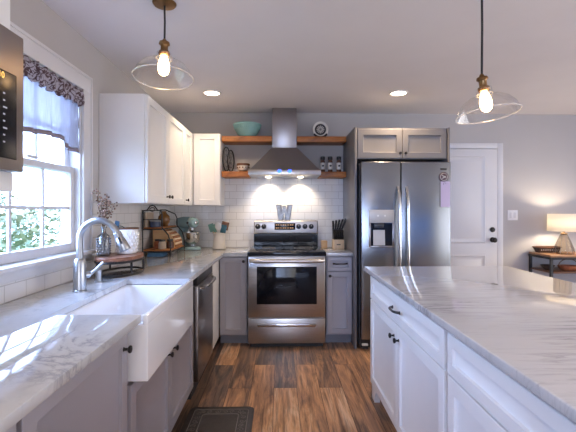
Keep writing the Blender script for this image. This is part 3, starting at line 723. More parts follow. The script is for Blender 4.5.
# small patterned bowl
t_ = thing('small_bowl', 'small dark rimmed patterned bowl on the lower left wooden shelf', 'bowl', (-.405, 4.42, 1.755))
MB().lathe([(.040, 0), (.042, .014), (.055, .020), (.068, .060), (.066, .075), (.060, .07), (.05, .03), (.02, .02)], (-.405, 4.42, 1.7555), segs=28).build('bowl', 'cream', t_)
MB().lathe([(.0665, .070), (.072, .072), (.072, .092), (.068, .095), (.062, .09), (.062, .072)], (-.405, 4.42, 1.7555), segs=28).build('rim', 'copper', t_)
MB().lathe([(.001, -.0), (.044, 0), (.046, .012), (.050, .018), (.040, .016)], (-.405, 4.42, 1.7555), segs=28).build('foot', 'copper', t_)
mb = MB()
for k in range(12):
    a = 2*PI*k/12; mb.ball((-.405+.0655*math.cos(a), 4.42+.0655*math.sin(a), 1.805), .008, 8)
mb.build('dots', 'copper', t_)
# two dark openwork ornaments leaning by the cabinet
def openwork(x, y, h, w, label):
    t = thing('iron_ornament', label, 'ornament', (x, y, 1.755)); mb = MB(); z0 = 1.7555
    mb.box(x-.012, x+.012, y-w*.35, y+w*.35, z0, z0+.012, .002)
    mb.tube([(x, y+w/2*math.sin(a), z0+.012+h/2-h/2*math.cos(a)) for a in [2*PI*k/28 for k in range(28)]], .007, 8, True)
    mb.build('frame', 'black', t); mb = MB()
    for zc in (.28, .52, .76): mb.tube([(x, y+w*.2*math.sin(a), z0+.012+h*zc-h*.11*math.cos(a)) for a in [2*PI*k/18 for k in range(18)]], .0045, 6, True)
    mb.tube([(x, y, z0+.012), (x, y, z0+.012+h)], .004, 6); mb.build('scrolls', 'stone', t); t.rotation_euler = (0, 0, math.radians(-32))
openwork(-.588, 4.40, .262, .12, 'tall dark openwork ornament against the white cabinet on the lower left shelf')
openwork(-.545, 4.45, .235, .11, 'shorter dark openwork ornament beside the tall one on the lower left shelf')
# round plate on stand
px, py, pz = .448, 4.43, 2.133
t_ = thing('plate_stand', 'round dark and white ring plate in a black cradle on the upper right shelf', 'plate', (px, py, pz))
zc = pz+.098
MB().lathe([(.060, .002), (.060, .010), (.066, .014), (.086, .014), (.089, .008), (.086, 0), (.05, 0)], (px, py, zc), (0, -1, 0), 40).build('rim', 'label', t_)
MB().lathe([(.044, .004), (.044, .012), (.048, .016), (.060, .016), (.063, .010), (.060, .004)], (px, py, zc), (0, -1, 0), 36).build('ring', 'plastic', t_)
MB().lathe([(.001, .003), (.045, .003), (.045, .010), (.001, .013)], (px, py, zc), (0, -1, 0), 30).build('center', 'stone', t_)
mb = MB()
for k in range(12):
    a = 2*PI*k/12; mb.tube([(px+.014*math.cos(a), py-.0135, zc+.014*math.sin(a)), (px+.044*math.cos(a), py-.012, zc+.044*math.sin(a))], .003, 5)
mb.build('spokes', 'label', t_)
MB().tube([(px+.082*math.sin(a), py-.010, pz+.092-.082*math.cos(a)+.002) for a in [math.radians(-58+116*k/14) for k in range(15)]], [.014-.003*abs(k-7)/7 for k in range(15)], 8).box(px-.045, px+.045, py-.03, py+.02, pz+.0005, pz+.012, .003).build('cradle', 'black', t_)
# spice bottles
def spice(x, label):
    y = 4.39; z = 1.7535
    t = thing('spice_bottle', label, 'bottle', (x, y, z), 'spice bottles on the lower right shelf')
    MB().lathe([(.024, 0), (.026, .003), (.026, .116), (.020, .130), (.019, .138)], (x, y, z), segs=20).build('jar', 'spice', t)
    MB().lathe([(.021, .137), (.025, .138), (.025, .170), (.022, .173), (.001, .173)], (x, y, z), segs=20).build('cap', 'plastic', t)
    lb = MB().lathe([(.0268, .030), (.0272, .031), (.0272, .104), (.0268, .105)], (x, y, z), segs=20).build('label', 'label', t)
    MB().lathe([(.013, 0), (.013, .002), (.001, .0022)], (x, y-.0265, z+.070), (0, -1, 0), 14, 1, .8).build('mark', 'plastic', lb)
spice(.470, 'dark spice bottle with white label, left of the three by the hood')
spice(.553, 'dark spice bottle with white label, middle of the three on the right shelf')
spice(.648, 'dark spice bottle with white label, nearest the refrigerator panel')

# ---------------------------------------------------------------- refrigerator and surround
for x0, x1, lb in ((.720, .743, 'left grey side panel between the short countertop and the refrigerator'), (1.634, 1.650, 'right grey side panel between the refrigerator and the white door')):
    tag(B(x0, x1, 3.85, 4.54, 0, 2.142, .002).build('side_panel', 'greyw'), lb, 'panel')
t_ = thing('fridge_cabinet', 'grey two-door cabinet above the refrigerator', 'cabinet', (1.19, 4.2, 1.835))
B(.745, 1.632, 3.885, 4.54, 1.838, 2.140).build('carcass', 'greyw', t_)
dr = shaker('-y', 3.885, .755, 1.188, 1.845, 2.125).build('door', 'greyw', t_); knob('-y', 3.865, 1.165, 1.89, dr)
dr = shaker('-y', 3.885, 1.193, 1.622, 1.845, 2.125).build('door', 'greyw', t_); knob('-y', 3.865, 1.218, 1.89, dr)
t_ = thing('refrigerator', 'stainless side-by-side refrigerator with ice dispenser', 'refrigerator', (1.19, 4.15, 0))
B(.772, 1.612, 3.86, 4.50, .03, 1.792).build('case', 'stone', t_)
fp = 3.785; sp = 1.152
ld = B(.772, sp-.004, fp, 3.855, .105, 1.800, .010, 3).build('door', 'steelf', t_)
rd_ = B(sp+.004, 1.631, fp, 3.855, .105, 1.800, .010, 3).build('door', 'steelf', t_)
for x, o in ((sp-.028, ld), (sp+.052, rd_)):
    MB().tube([(x, fp-.002-.060*(1-abs(q)**5), 1.09+.47*q) for q in [-1+i/12 for i in range(25)]], .0145, 12).build('handle', 'chrome', o)
dp = B(.845, 1.085, fp-.008, fp+.002, 1.218, 1.342, .004).build('dispenser_panel', 'steelp', ld)
mb = B(.845, .862, fp-.008, fp+.002, .985, 1.216, .003).box(1.068, 1.085, fp-.008, fp+.002, .985, 1.216, .003).box(.862, 1.068, fp-.008, fp+.002, .985, 1.0, .003); mb.build('dispenser_frame', 'steeld', ld)
B(.862, 1.068, fp-.003, fp+.002, 1.0, 1.216).build('dispenser_recess', 'bglass', ld)
MB().prism([(fp-.004, 1.005), (fp-.004, 1.15), (fp-.007, 1.15), (fp-.016, 1.005)], 'x', .885, .995).build('dispenser_paddle', 'steelp', ld)
mb = B(.895, .985, fp-.014, fp-.002, 1.17, 1.214, .004); mb.build('spout', 'plastic', ld)
for x in (.93, .997): MB().lathe([(.009, 0), (.009, .003), (.001, .0035)], (x, fp-.008, 1.285), (0, -1, 0), 12).build('button', 'label', dp)
B(.775, 1.61, 3.83, 3.86, .02, .10).build('kick_grille', 'plastic', t_); B(.785, .84, 3.80, 3.84, .045, .06).build('foot_cover', 'label', t_)
for x in (.80, 1.55): B(x, x+.05, 3.84, 4.4, 0, .03).build('foot', 'plastic', t_)
MB().box(sp+.39, sp+.425, fp-.0025, fp, 1.728, 1.738); 
t_ = thing('round_magnet', 'dark plum round magnet at the top of the right refrigerator door', 'magnet', (1.560, fp, 1.62))
MB().lathe([(.045, 0), (.045, .006), (.040, .008), (.001, .008)], (1.560, fp-.0005, 1.655), (0, -1, 0), 28).build('disc', 'plum', t_)
MB().tube([(1.560+.034*math.cos(a), fp-.009, 1.655+.034*math.sin(a)) for a in [2*PI*k/24 for k in range(24)]], .002, 5, True).obox((1.560, fp-.009, 1.66), (.022, .001, .003), Matrix.Rotation(.5, 3, 'Y')).obox((1.560, fp-.009, 1.65), (.020, .001, .003), Matrix.Rotation(-.6, 3, 'Y')).build('emblem', 'label', t_)
tag(B(1.530, 1.588, fp-.003, fp-.0005, 1.722, 1.738, .001).build('strip_magnet', 'plastic'), 'thin black strip magnet above the round magnet', 'magnet')
t_ = thing('hanging_note', 'lilac paper slip hanging below the round magnet on the refrigerator', 'note', (1.555, fp, 1.36))
MB().box(1.532, 1.622, fp-.002, fp-.0005, 1.368, 1.612).build('paper', 'paper', t_); B(1.522, 1.532, fp-.003, fp-.0005, 1.368, 1.612).build('edge', 'stone', t_)
MB().tube([(1.570+.012*math.cos(a), fp-.003, 1.588+.012*math.sin(a)) for a in [2*PI*k/14 for k in range(10)]], .0018, 5).build('mark', 'plastic', t_)

# ---------------------------------------------------------------- pendants and recessed lamps
def pendant(x, y, ztop, label, tilt, size=1):
    t = thing('pendant_lamp', label, 'pendant lamp', (x, y, H), 'glass pendant lamps')
    MB().lathe([(.001, -.016), (.03, -.015), (.056, -.011), (.062, -.004), (.062, 0)], (x, y, H-.0005), segs=28).build('canopy', 'brass', t)
    MB().tube([(x, y, H-.015), (x+.002, y, (H+ztop)/2), (x, y, ztop)], .0055, 8).build('cord', 'plastic', t)
    lean = Matrix.Translation((0, 0, ztop-H)) @ Matrix.Scale(size, 4) @ Matrix.Rotation(tilt[1], 4, 'Y') @ Matrix.Rotation(tilt[0], 4, 'X') @ Matrix.Translation((0, 0, H-ztop))
    sk = MB().lathe([(.006, .012), (.012, .004), (.014, -.004), (.027, -.008), (.029, -.018), (.022, -.024), (.019, -.030), (.019, -.055), (.028, -.060), (.031, -.070), (.027, -.080), (.016, -.082)], (x, y, ztop), segs=22).build('socket', 'brass', t)
    bu = MB().lathe([(.013, -.080), (.017, -.090), (.022, -.102), (.029, -.128), (.030, -.156), (.024, -.178), (.010, -.189), (.001, -.190)], (x, y, ztop), segs=20).build('bulb', 'bulb', t)
    pr = [(.031, -.060), (.037, -.066), (.039, -.080), (.039, -.098), (.050, -.107), (.082, -.117), (.114, -.137), (.138, -.166), (.1535, -.204)]
    sh = MB().lathe(pr, (x, y, ztop), segs=48, open_=True).build('glass_shade', 'shadeglass', t)
    mb = MB()
    for r, z in ((.154, -.205), (.039, -.099)): mb.tube([(x+r*math.cos(a), y+r*math.sin(a), ztop+z) for a in [2*PI*k/48 for k in range(48)]], .0032 if r > .1 else .0018, 6, True)
    ri = mb.build('rim', 'rimglass', sh)
    for o in (sk, bu, sh, ri): o.data.transform(lean)
    return t
pendant(-.614, 2.14, 2.238, 'clear glass pendant lamp with glowing bulb near the sink window', (math.radians(-6), math.radians(0)))
pendant(.973, 1.91, 1.985, 'clear glass pendant lamp with glowing bulb hanging over the island', (math.radians(-5), math.radians(-6)), .93)
for x, y, pw, lb in ((-.64, 3.77, 24, 'round recessed ceiling lamp in front of the white wall cabinets'), (1.115, 3.74, 40, 'round recessed ceiling lamp in front of the refrigerator'),
        (-.35, .55, 14, 'added out-of-view recessed fill lamp above the near end of the sink counter'), (1.35, .35, 24, 'added out-of-view recessed fill lamp above the near end of the island'), (3.1, 2.3, 24, 'added out-of-view recessed fill lamp right of the island')):  # these three are out of view, added for warm fill light
    t = thing('recessed_lamp', lb, 'ceiling lamp', (x, y, H), 'recessed ceiling lamps')
    MB().lathe([(.068, 0), (.070, -.006), (.088, -.007), (.090, 0)], (x, y, H-.0005), segs=32).build('trim_ring', 'white', t)
    MB().lathe([(.001, 0), (.068, 0), (.066, -.003), (.001, -.004)], (x, y, H-.0005), segs=28).build('lens', 'can', t)
    spot('recessed_spot', (x, y, H-.012), pw, WARM, 142, .6, .06)

# ---------------------------------------------------------------- left counter items
CZ = .9205
# riser
rxc, ryc, ra, rb = -1.062, 2.685, .136, .225
t_ = thing('counter_riser', 'oval reddish wood riser on black metal frame by the window end of the counter', 'riser', (rxc, ryc, .92))
MB().lathe([(.001, 1.020), (.985, 1.020), (1, 1.024), (1, 1.038), (.985, 1.042), (.001, 1.042)], (rxc, ryc, 0), segs=48, sx=ra, sy=rb).build('top', 'riser', t_)
mb = MB()
for z in (1.012, CZ+.008): mb.tube([(rxc+ra*.97*math.cos(a), ryc+rb*.97*math.sin(a), z) for a in [2*PI*k/44 for k in range(44)]], .0075, 8, True)
mb.build('hoops', 'black', t_)
for a in (195, 30, 330, 150): MB().tube([(rxc+ra*.97*math.cos(math.radians(a)), ryc+rb*.97*math.sin(math.radians(a)), z) for z in (CZ+.008, 1.012)], .0075, 8).build('leg', 'black', t_)
# bottle vase
vx, vy, vz = -1.140, 2.610, 1.0425
t_ = thing('bottle_vase', 'smoked glass hobnail bottle vase on the riser', 'vase', (vx, vy, vz))
MB().lathe([(.034, 0), (.040, .004), (.041, .012), (.041, .115), (.036, .130), (.018, .145), (.014, .155), (.014, .178), (.018, .182), (.018, .190), (.014, .192)], (vx, vy, vz), segs=26, open_=True).lathe([(.001, .001), (.036, .001), (.036, .004)], (vx, vy, vz), segs=20).build('glass', 'bottle', t_)
mb = MB()
for r in range(7):
    for k in range(12):
        a = 2*PI*(k+.5*(r % 2))/12; mb.ball((vx+.0415*math.cos(a), vy+.0415*math.sin(a), vz+.018+.0155*r), .0055, 6)
mb.build('studs', 'bottle', t_)
rd = random.Random(8)
for i in range(9):
    a = 2*PI*i/9+rd.uniform(-.2, .2); sp_ = rd.uniform(.02, .075); hh = rd.uniform(.32, .47)
    base = Vector((vx, vy, vz+.05)); neck = Vector((vx+.006*math.cos(a), vy+.006*math.sin(a), vz+.19)); tip = Vector((vx+max(sp_*math.cos(a), -.07), vy+sp_*math.sin(a)*1.2, vz+hh))
    t = thing('berry_sprig', 'dried brown berry sprig standing in the smoked glass bottle vase', 'dried sprig', base, 'dried berry sprigs in the bottle vase')
    mid = (neck+tip)/2+Vector((.006*math.cos(a), .006*math.sin(a), .01))
    mb = MB(); mb.tube([base, neck, mid, tip], .0016, 5); bb = MB()
    for q in range(15):
        f = .22+.78*q/14; p = neck.lerp(tip, f); o2 = Vector((rd.uniform(-.02, .02), rd.uniform(-.02, .02), rd.uniform(-.006, .012)))
        mb.tube([p, p+o2], .001, 4); bb.ball(p+o2, rd.uniform(.005, .0085), 6)
    mb.build('stem', 'twig', t); bb.build('berries', 'berry', t)
# white canister
cx, cy = -1.050, 2.765
t_ = thing('canister', 'white textured ceramic canister with wire handle on the riser', 'canister', (cx, cy, 1.0425))
mb = MB(); mb.lathe([(.060, 0), (.066, .004), (.076, .15), (.0765, .168), (.074, .172), (.070, .168), (.062, .02), (.001, .016)], (cx, cy, 1.0428), segs=32); mb.build('body', 'porcelain', t_)
mb = MB()
for r in range(6):
    for k in range(18):
        a = 2*PI*(k+.5*(r % 2))/18; rr_ = .0668+.0095*(.02+.024*r)/.15; mb.ball((cx+rr_*math.cos(a), cy+rr_*math.sin(a), 1.063+.023*r), .006, 6, .010)
mb.build('scallops', 'porcelain', t_)
MB().lathe([(.0745, .165), (.079, .167), (.079, .175), (.0745, .177)], (cx, cy, 1.0428), segs=32).build('rim', 'copper', t_)
MB().tube([(cx-.02+.035*math.cos(a), cy-.07, 1.205+.028*math.sin(a)) for a in [PI*k/10 for k in range(11)]], .003, 6).build('handle', 'black', t_)
tag(MB().prism([(-1.125, 1.215), (-1.095, 1.215), (-1.09, 1.262), (-1.118, 1.268)], 'y', 2.735, 2.747, .003).build('dish_cloth', 'bluecloth'), 'small blue cloth corner sticking out of the white canister', 'cloth')

# two-tier rack
t_ = thing('tiered_rack', 'two-tier black iron rack with wooden shelves in the counter corner', 'rack', (-1.10, 3.86, .92))
mb = MB(); X0, X1, XU = -1.222, -.975, -1.05
for y in (3.585, 4.10):
    mb.tube([(X0, y, CZ), (X0, y, 1.34)], .006, 8)
    mb.tube([(X1, y, CZ), (X1, y, 1.00), (X1-.004, y, 1.06), (X1-.022, y, 1.12), (XU+.015, y, 1.165), (XU, y, 1.18)], .006, 8)
    mb.tube([(X0, y, .968), (X1, y, .968)], .006, 8); mb.tube([(X0, y, 1.168), (XU, y, 1.168)], .006, 8)
    c = (X0+XU)/2; hw = (XU-X0)/2
    if y > 4: mb.tube([(X0, y, 1.34), (X0+.06, y, 1.34), (XU-.02, y, 1.30), (XU, y, 1.26), (XU, y, 1.18)], .006, 8); continue
    mb.tube([(X0, y, 1.30), (X0+.01, y, 1.335), (X0+.04, y, 1.338), (c-.02, y, 1.375), (c, y, 1.382), (c+.02, y, 1.375), (XU-.04, y, 1.338), (XU-.01, y, 1.335), (XU, y, 1.30), (XU, y, 1.18)], .006, 8)
    mb.tube([(X0, y, 1.255), (XU, y, 1.255)], .004, 6)
    mb.tube([(c+.022*math.cos(a), y, 1.345+.016*math.sin(a)) for a in [2*PI*k/16 for k in range(16)]], .004, 6, True)
for x, z in ((X0, .968), (X1, .968), (X0, 1.168), (XU, 1.168), (X0, 1.335)): mb.tube([(x, 3.585, z), (x, 4.10, z)], .005, 8)
mb.build('frame', 'black', t_)
B(X0+.005, X1-.006, 3.592, 4.093, .972, .984, .002).build('shelf', 'shelf', t_); B(X0+.005, XU-.006, 3.592, 4.093, 1.172, 1.184, .002).build('shelf', 'shelf', t_)
# items on the rack
t_ = thing('lidded_tin', 'navy blue round tin on the upper rack shelf', 'tin', (-1.135, 3.66, 1.184))
MB().lathe([(.044, 0), (.048, .004), (.050, .045), (.047, .048)], (-1.135, 3.665, 1.1845), segs=24).build('body', 'blue', t_); MB().lathe([(.046, .0475), (.051, .048), (.050, .060), (.03, .066), (.001, .067)], (-1.135, 3.665, 1.1845), segs=24).build('lid', 'stone', t_)
t_ = thing('brown_jug', 'round brown glazed jug on the upper rack shelf', 'jug', (-1.12, 3.85, 1.184))
MB().lathe([(.030, 0), (.034, .003), (.052, .035), (.058, .065), (.052, .095), (.030, .120), (.022, .130), (.024, .145), (.020, .146), (.016, .13)], (-1.112, 3.86, 1.1845), segs=24).build('body', 'brownglaze', t_)
MB().tube([(-1.112, 3.86-.022, 1.32), (-1.112, 3.86-.05, 1.315), (-1.112, 3.86-.062, 1.285), (-1.112, 3.86-.052, 1.26)], .005, 7).build('handle', 'brownglaze', t_)
tag(B(-1.212, -1.19, 3.60, 3.80, 1.1845, 1.318, .006).build('leaning_board', 'beige'), 'beige board standing behind the navy tin on the rack', 'board')
# slatted box
t_ = thing('bread_box', 'striped slatted wooden box on the lower rack shelf', 'box', (-1.08, 3.95, .984))
prof = [(-1.20, .9845), (-.995, .9845), (-.998, 1.04), (-1.02, 1.09), (-1.062, 1.13), (-1.11, 1.15), (-1.20, 1.155)]
MB().prism(prof, 'y', 3.80, 3.815).build('end_panel', 'lightwood', t_); MB().prism(prof, 'y', 4.07, 4.085).build('end_panel', 'lightwood', t_)
arc = [(-.997+.0, 1.0), (-.998, 1.018), (-1.001, 1.038), (-1.008, 1.058), (-1.019, 1.078), (-1.034, 1.097), (-1.052, 1.114), (-1.074, 1.128), (-1.10, 1.140), (-1.13, 1.147), (-1.16, 1.150)]
for k, (x, z) in enumerate(arc): MB().tube([(x, 3.815, z), (x, 4.07, z)], .0105, 8).build('slat', 'palewood' if k % 2 else 'slat', t_)
B(-1.2, -1.19, 3.815, 4.07, .9845, 1.15).build('back_panel', 'lightwood', t_); B(-1.19, -1.0, 3.815, 4.07, .9845, .992).build('bottom', 'lightwood', t_)
# small jars
for x, y, mm, lb in ((-1.07, 3.66, 'beige', 'small beige jar at the near end of the lower rack shelf'), (-1.02, 3.735, 'spice', 'small dark jar in front of the slatted wooden box'), (-1.13, 3.73, 'orange', 'small orange jar at the back of the lower rack shelf')):
    t = thing('small_jar', lb, 'jar', (x, y, .984)); MB().lathe([(.030, 0), (.034, .004), (.034, .055), (.026, .066), (.025, .07)], (x, y, .9845), segs=20).build('body', mm, t); MB().lathe([(.026, .07), (.029, .071), (.029, .085), (.001, .087)], (x, y, .9845), segs=20).build('lid', 'plastic', t)
# folded blue cloth under the rack
mb = MB()
for k in range(3): mb.box(-1.19+.004*k, -1.045-.003*k, 3.60, 3.76-.006*k, CZ+.0125*k, CZ+.0115+.0125*k, .004)
tag(mb.build('folded_cloth', 'bluecloth'), 'folded blue cloth on the marble under the black rack', 'cloth')
t_ = thing('stone_bowl', 'small grey bowl on the marble under the rack beside the blue cloth', 'bowl', (-1.0, 3.72, .92))
MB().lathe([(.016, 0), (.019, .003), (.032, .030), (.030, .033), (.024, .02), (.001, .006)], (-1.005, 3.72, CZ), segs=20).build('bowl', 'stone', t_)

# stand mixer, pointing +x and a little to the viewer
t_ = thing('stand_mixer', 'aqua stand mixer with steel bowl in the back left counter corner', 'mixer', (-.985, 4.30, .92))
mx0, my = -.985, 4.30
MB().lathe([(.001, 0), (1, 0), (1.02, .006), (1, .020), (.92, .030), (.001, .034)], (mx0+.03, my, CZ), segs=36, sx=.155, sy=.10).build('base', 'mixer', t_)
MB().tube([(mx0-.075, my, CZ+.02), (mx0-.075, my, CZ+.09), (mx0-.072, my, CZ+.16), (mx0-.055, my, CZ+.235)], [.062, .052, .048, .050], 20).build('column', 'mixer', t_)
hd = MB().lathe([(.001, -.155), (.030, -.150), (.055, -.125), (.064, -.06), (.066, .02), (.062, .08), (.055, .120), (.046, .135), (.001, .138)], (mx0-.0, my, CZ+.285), (1, 0, 0), 28, 1, .95).build('head', 'mixer', t_)
MB().lathe([(.0665, -.004), (.069, 0), (.0665, .004)], (mx0+.085, my, CZ+.285), (1, 0, 0), 28, .95, .9).build('trim_band', 'chrome', hd)
MB().lathe([(.018, 0), (.018, .014), (.010, .018)], (mx0+.137, my, CZ+.285), (1, 0, 0), 16).build('hub_cap', 'chrome', hd)
MB().lathe([(.012, 0), (.012, .012), (.001, .014)], (mx0+.085, my-.058, CZ+.285), (0, -1, 0), 12).build('speed_knob', 'plastic', hd)
MB().lathe([(.034, 0), (.032, -.03), (.018, -.04), (.006, -.07)], (mx0+.075, my, CZ+.235), segs=20).build('beater_shaft', 'chrome', t_)
bo = MB().lathe([(.042, .034), (.044, .046), (.040, .050), (.070, .075), (.088, .115), (.093, .178), (.097, .182), (.095, .186), (.089, .18), (.083, .118), (.065, .082), (.001, .066)], (mx0+.078, my, CZ), segs=36).build('bowl', 'chrome', t_)
MB().tube([(mx0+.078+.090*.94, my-.034, CZ+.168), (mx0+.195, my-.05, CZ+.165), (mx0+.21, my-.052, CZ+.13), (mx0+.197, my-.05, CZ+.085), (mx0+.078+.078*.92, my-.032, CZ+.092)], .006, 8).build('handle', 'chrome', bo)
t_.rotation_euler = (0, 0, math.radians(-38)); t_.location = (-1.0, 4.33, .92)
# utensil crock
ux, uy = -.660, 4.36
t_ = thing('utensil_crock', 'cream stoneware utensil crock left of the range', 'crock', (ux, uy, .92))
MB().lathe([(.066, 0), (.071, .004), (.072, .02), (.064, .085), (.060, .13), (.064, .160), (.067, .168), (.064, .172), (.058, .165), (.053, .12), (.055, .05), (.001, .012)], (ux, uy, CZ), segs=32).build('crock', 'cream', t_)
def utensil(name, dx, dy, ang, h, head, mh, label, wide=.03):
    top = Vector((ux+dx+math.sin(ang)*h, uy+dy, CZ+.012+math.cos(ang)*h)); bot = Vector((ux+dx*.3, uy+dy*.3, CZ+.016)); dv = (top-bot).normalized()
    t = thing(name, label, 'utensil', bot)
    MB().tube([bot, bot+dv*h*.65], .0055, 8).build('handle', 'lightwood' if head != 'spoon' else mh, t)
    xx = (Vector((1, 0, 0))-dv*dv.x).normalized(); yy = dv.cross(xx); q = Matrix((xx, yy, dv)).transposed()
    mb = MB()
    if head == 'spoon': mb.lathe([(.001, 0), (.5, .006), (.95, .03), (1, .048), (.85, .07), (.4, .084), (.001, .086)], bot+dv*h*.62, dv, 18, wide, .010)
    else: mb.obox(bot+dv*(h*.62+.045), (wide, .006, .045), q, .005)
    mb.build('head', mh, t)
utensil('spatula', -.040, -.005, -.22, .285, 'flat', 'green', 'sage green spatula leaning left in the crock', 0.030)
utensil('spatula', -.022, -.03, -.13, .265, 'flat', 'green', 'grey-green spatula behind the white spoon in the crock', .018)
utensil('serving_spoon', -.004, -.035, -.01, .295, 'spoon', 'label', 'white serving spoon in the middle of the crock', 0.037)
utensil('turner', .035, .0, .14, .31, 'flat', 'copper', 'brown wooden turner at the right of the crock', 0.040)
utensil('spatula', .03, -.03, .12, .255, 'flat', 'darkteal', 'dark teal spatula in front of the brown turner', 0.030)

# right of range
t_ = thing('knife_block', 'pale wooden knife block full of black-handled knives right of the range', 'knife block', (.635, 4.35, .92))
B(.578, .692, 4.29, 4.43, CZ, CZ+.100, .004).build('front_block', 'knifewood', t_)
MB().prism([(4.30, CZ+.10), (4.43, CZ+.10), (4.43, CZ+.215), (4.365, CZ+.20)], 'x', .580, .690, .003).build('rear_block', 'bronze', t_)
B(.610, .652, 4.2885, 4.2905, CZ+.042, CZ+.052).build('nameplate', 'plastic', t_)
for i in range(5):
    x = .590+.022*i; lean = .014*(i-.7)
    t = thing('kitchen_knife', 'black-handled kitchen knife in the tall back row of the knife block', 'knife', (x, 4.40, 1.13), 'kitchen knives in the knife block')
    MB().tube([(x, 4.398, CZ+.20), (x+lean*.4, 4.385, CZ+.255), (x+lean, 4.37, CZ+.30+.006*i)], [.009, .012, .0105], 8).build('handle', 'plastic', t)
for i in range(5):
    x = .594+.020*i
    t = thing('steak_knife', 'short black-handled knife in the front row of the knife block', 'knife', (x, 4.32, 1.03), 'short knives in the knife block')
    MB().tube([(x, 4.332, CZ+.125), (x, 4.305, CZ+.160), (x, 4.275, CZ+.195)], [.0085, .0095, .0085], 8).build('handle', 'plastic', t)
t_ = thing('salt_box', 'small pale wooden box on the short countertop beside the range', 'box', (.478, 4.40, .92))
B(.455, .520, 4.38, 4.44, CZ, CZ+.068, .003).build('box', 'lightwood', t_); B(.453, .522, 4.378, 4.442, CZ+.069, CZ+.080, .003).build('lid', 'lightwood', t_)

# ---------------------------------------------------------------- floor mat
t_ = thing('floor_mat', 'dark brown cushioned kitchen mat with ornate border in front of the sink', 'mat', (-.37, 2.25, 0))
def rrect(x0, x1, y0, y1, r, n=6):
    p = []
    for cx, cy, a0 in ((x1-r, y1-r, 0), (x0+r, y1-r, 90), (x0+r, y0+r, 180), (x1-r, y0+r, 270)):
        for k in range(n+1): a = math.radians(a0+90*k/n); p.append((cx+r*math.cos(a), cy+r*math.sin(a)))
    return p
MB().prism(rrect(-.595, -.172, 1.85, 2.70, .03), 'z', .0005, .016, .006).build('pad', 'mat', t_)
mb = MB()
for ins in (.035, .095): mb.tube([(x, y, .0158) for x, y in rrect(-.595+ins, -.172-ins, 1.85+ins, 2.70-ins, .02)], .0026, 5, True)
x0, x1, y0, y1 = -.53, -.237, 1.915, 2.635
def scroll(cx, cy, ang):
    pts = [(cx+.018*(k/10)*math.cos(ang+k*.75), cy+.018*(k/10)*math.sin(ang+k*.75), .0158) for k in range(1, 13)]; mb.tube(pts, .0018, 4)
n = 6
for k in range(n):
    xx = x0+(x1-x0)*(k+.5)/n; scroll(xx, y1, k*2.1); scroll(xx, y0, k*1.7)
for k in range(15):
    yy = y0+(y1-y0)*(k+.5)/15; scroll(x0, yy, k*1.3); scroll(x1, yy, k*1.9)
mb.build('border_relief', 'matline', t_)

# ---------------------------------------------------------------- console table with lamp
TZ = .865
t_ = thing('console_table', 'black metal console table with wooden top along the back wall right of the door', 'table', (3.3, 4.32, 0))
B(2.835, 3.86, 4.13, 4.50, TZ-.022, TZ, .003).build('table_top', 'tabletop', t_)
B(2.83, 3.865, 4.125, 4.505, TZ-.046, TZ-.022, .003).build('apron', 'black', t_)
for x in (2.847, 3.848):
    for y in (4.142, 4.488): B(x-.012, x+.012, y-.012, y+.012, 0, TZ-.046).build('leg', 'black', t_)
B(2.85, 3.84, 4.14, 4.49, .672, .690, .003).build('shelf', 'copper', t_); B(2.85, 3.84, 4.14, 4.49, .15, .168, .003).build('shelf', 'tabletop', t_)
t_ = thing('tray_basket', 'dark woven oblong tray on the console table behind the lit lamp', 'tray', (2.99, 4.43, TZ))
mb = MB()
def rrz(x0, x1, y0, y1, z): return [mb.bm.verts.new((x, y, z)) for x, y in rrect(x0, x1, y0, y1, .03, 4)]
L = [rrz(2.88, 3.11, 4.385, 4.475, TZ+.001), rrz(2.855, 3.135, 4.37, 4.49, TZ+.058), rrz(2.865, 3.125, 4.38, 4.48, TZ+.058), rrz(2.89, 3.10, 4.395, 4.465, TZ+.012)]
mb.bm.faces.new(L[0]); mb.bm.faces.new(L[-1])
for a, b in zip(L, L[1:]):
    for k in range(len(a)): mb.bm.faces.new((a[k], a[(k+1) % len(a)], b[(k+1) % len(a)], b[k]))
mb.build('tray', 'wicker', t_)
MB().tube([(x, y, TZ+.060) for x, y in rrect(2.857, 3.133, 4.372, 4.488, .03, 4)], .007, 6, True).build('rim', 'copper', t_)
mb = MB()
for k in range(9): mb.ball((2.90+.024*k, 4.377, TZ+.032), .006, 6)
mb.build('studs', 'cream', t_)
lx, ly = 3.07, 4.265
t_ = thing('table_lamp', 'lit table lamp with white drum shade and glass base on the console table', 'lamp', (lx, ly, TZ))
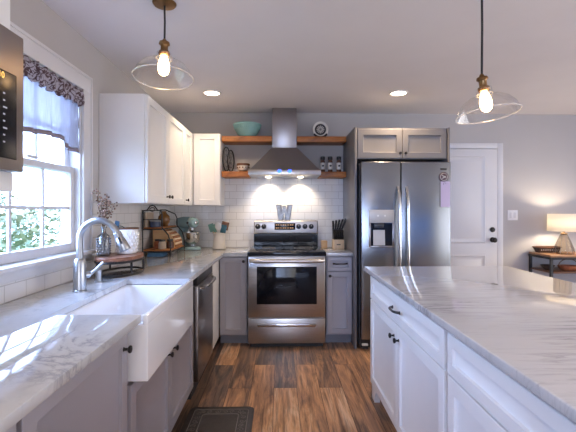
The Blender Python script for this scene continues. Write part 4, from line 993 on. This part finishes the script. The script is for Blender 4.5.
MB().lathe([(.070, 0), (.090, .004), (.096, .020), (.090, .060), (.060, .140), (.042, .190), (.034, .205), (.030, .215)], (lx, ly, TZ+.001), segs=32, open_=True).lathe([(.001, 0), (.07, 0), (.07, .003)], (lx, ly, TZ+.001), segs=24).build('base', 'lampglass', t_)
mb = MB()
for k in range(10):
    a = 2*PI*k/10; mb.tube([(lx+r*math.cos(a), ly+r*math.sin(a), TZ+z) for r, z in ((.092, .006), (.097, .022), (.091, .061), (.061, .141), (.035, .205))], .0022, 5)
mb.build('wires', 'stone', t_)
MB().lathe([(.03, .210), (.034, .214), (.034, .226), (.012, .232), (.010, .27)], (lx, ly, TZ), segs=18).build('neck', 'brass', t_)
SZ0, SZ1, SR = 1.112, 1.298, .156
sh = MB().lathe([(SR, SZ0), (SR-.004, SZ1)], (lx, ly, 0), segs=44, open_=True).build('lamp_shade', 'linen', t_)
sh.modifiers.new('thickness', 'SOLIDIFY').thickness = .002
mb = MB()
for z, r in ((SZ0+.01, SR),): mb.tube([(lx-r+.003, ly, z+.16), (lx, ly, z+.16), (lx+r-.003, ly, z+.16)], .002, 5)
mb.tube([(lx, ly, 1.13), (lx, ly, SZ0+.17)], .002, 5); mb.build('shade_spider', 'stone', sh)
MB().ball((lx, ly, 1.19), .030, 16, .038).build('bulb', 'lampbulb', t_)
t_ = thing('handled_basket', 'orange woven basket with hoop handle on the shelf under the table lamp', 'basket', (3.115, 4.26, .69))
MB().lathe([(.070, 0), (.078, .004), (.104, .030), (.110, .050), (.104, .050), (.088, .02), (.001, .010)], (3.115, 4.26, .691), segs=30, sy=.75).build('basket', 'orange', t_)
MB().tube([(3.115+.108*math.cos(a), 4.26, .735+.076*math.sin(a)) for a in [PI*k/18 for k in range(19)]], .005, 7).build('handle', 'copper', t_)
t_ = thing('dark_bowl', 'small black bowl at the left end of the shelf under the console table', 'bowl', (2.93, 4.27, .69))
MB().lathe([(.03, 0), (.034, .003), (.062, .035), (.070, .05), (.066, .052), (.05, .03), (.001, .012)], (2.915, 4.30, .691), segs=24).build('bowl', 'wicker', t_)
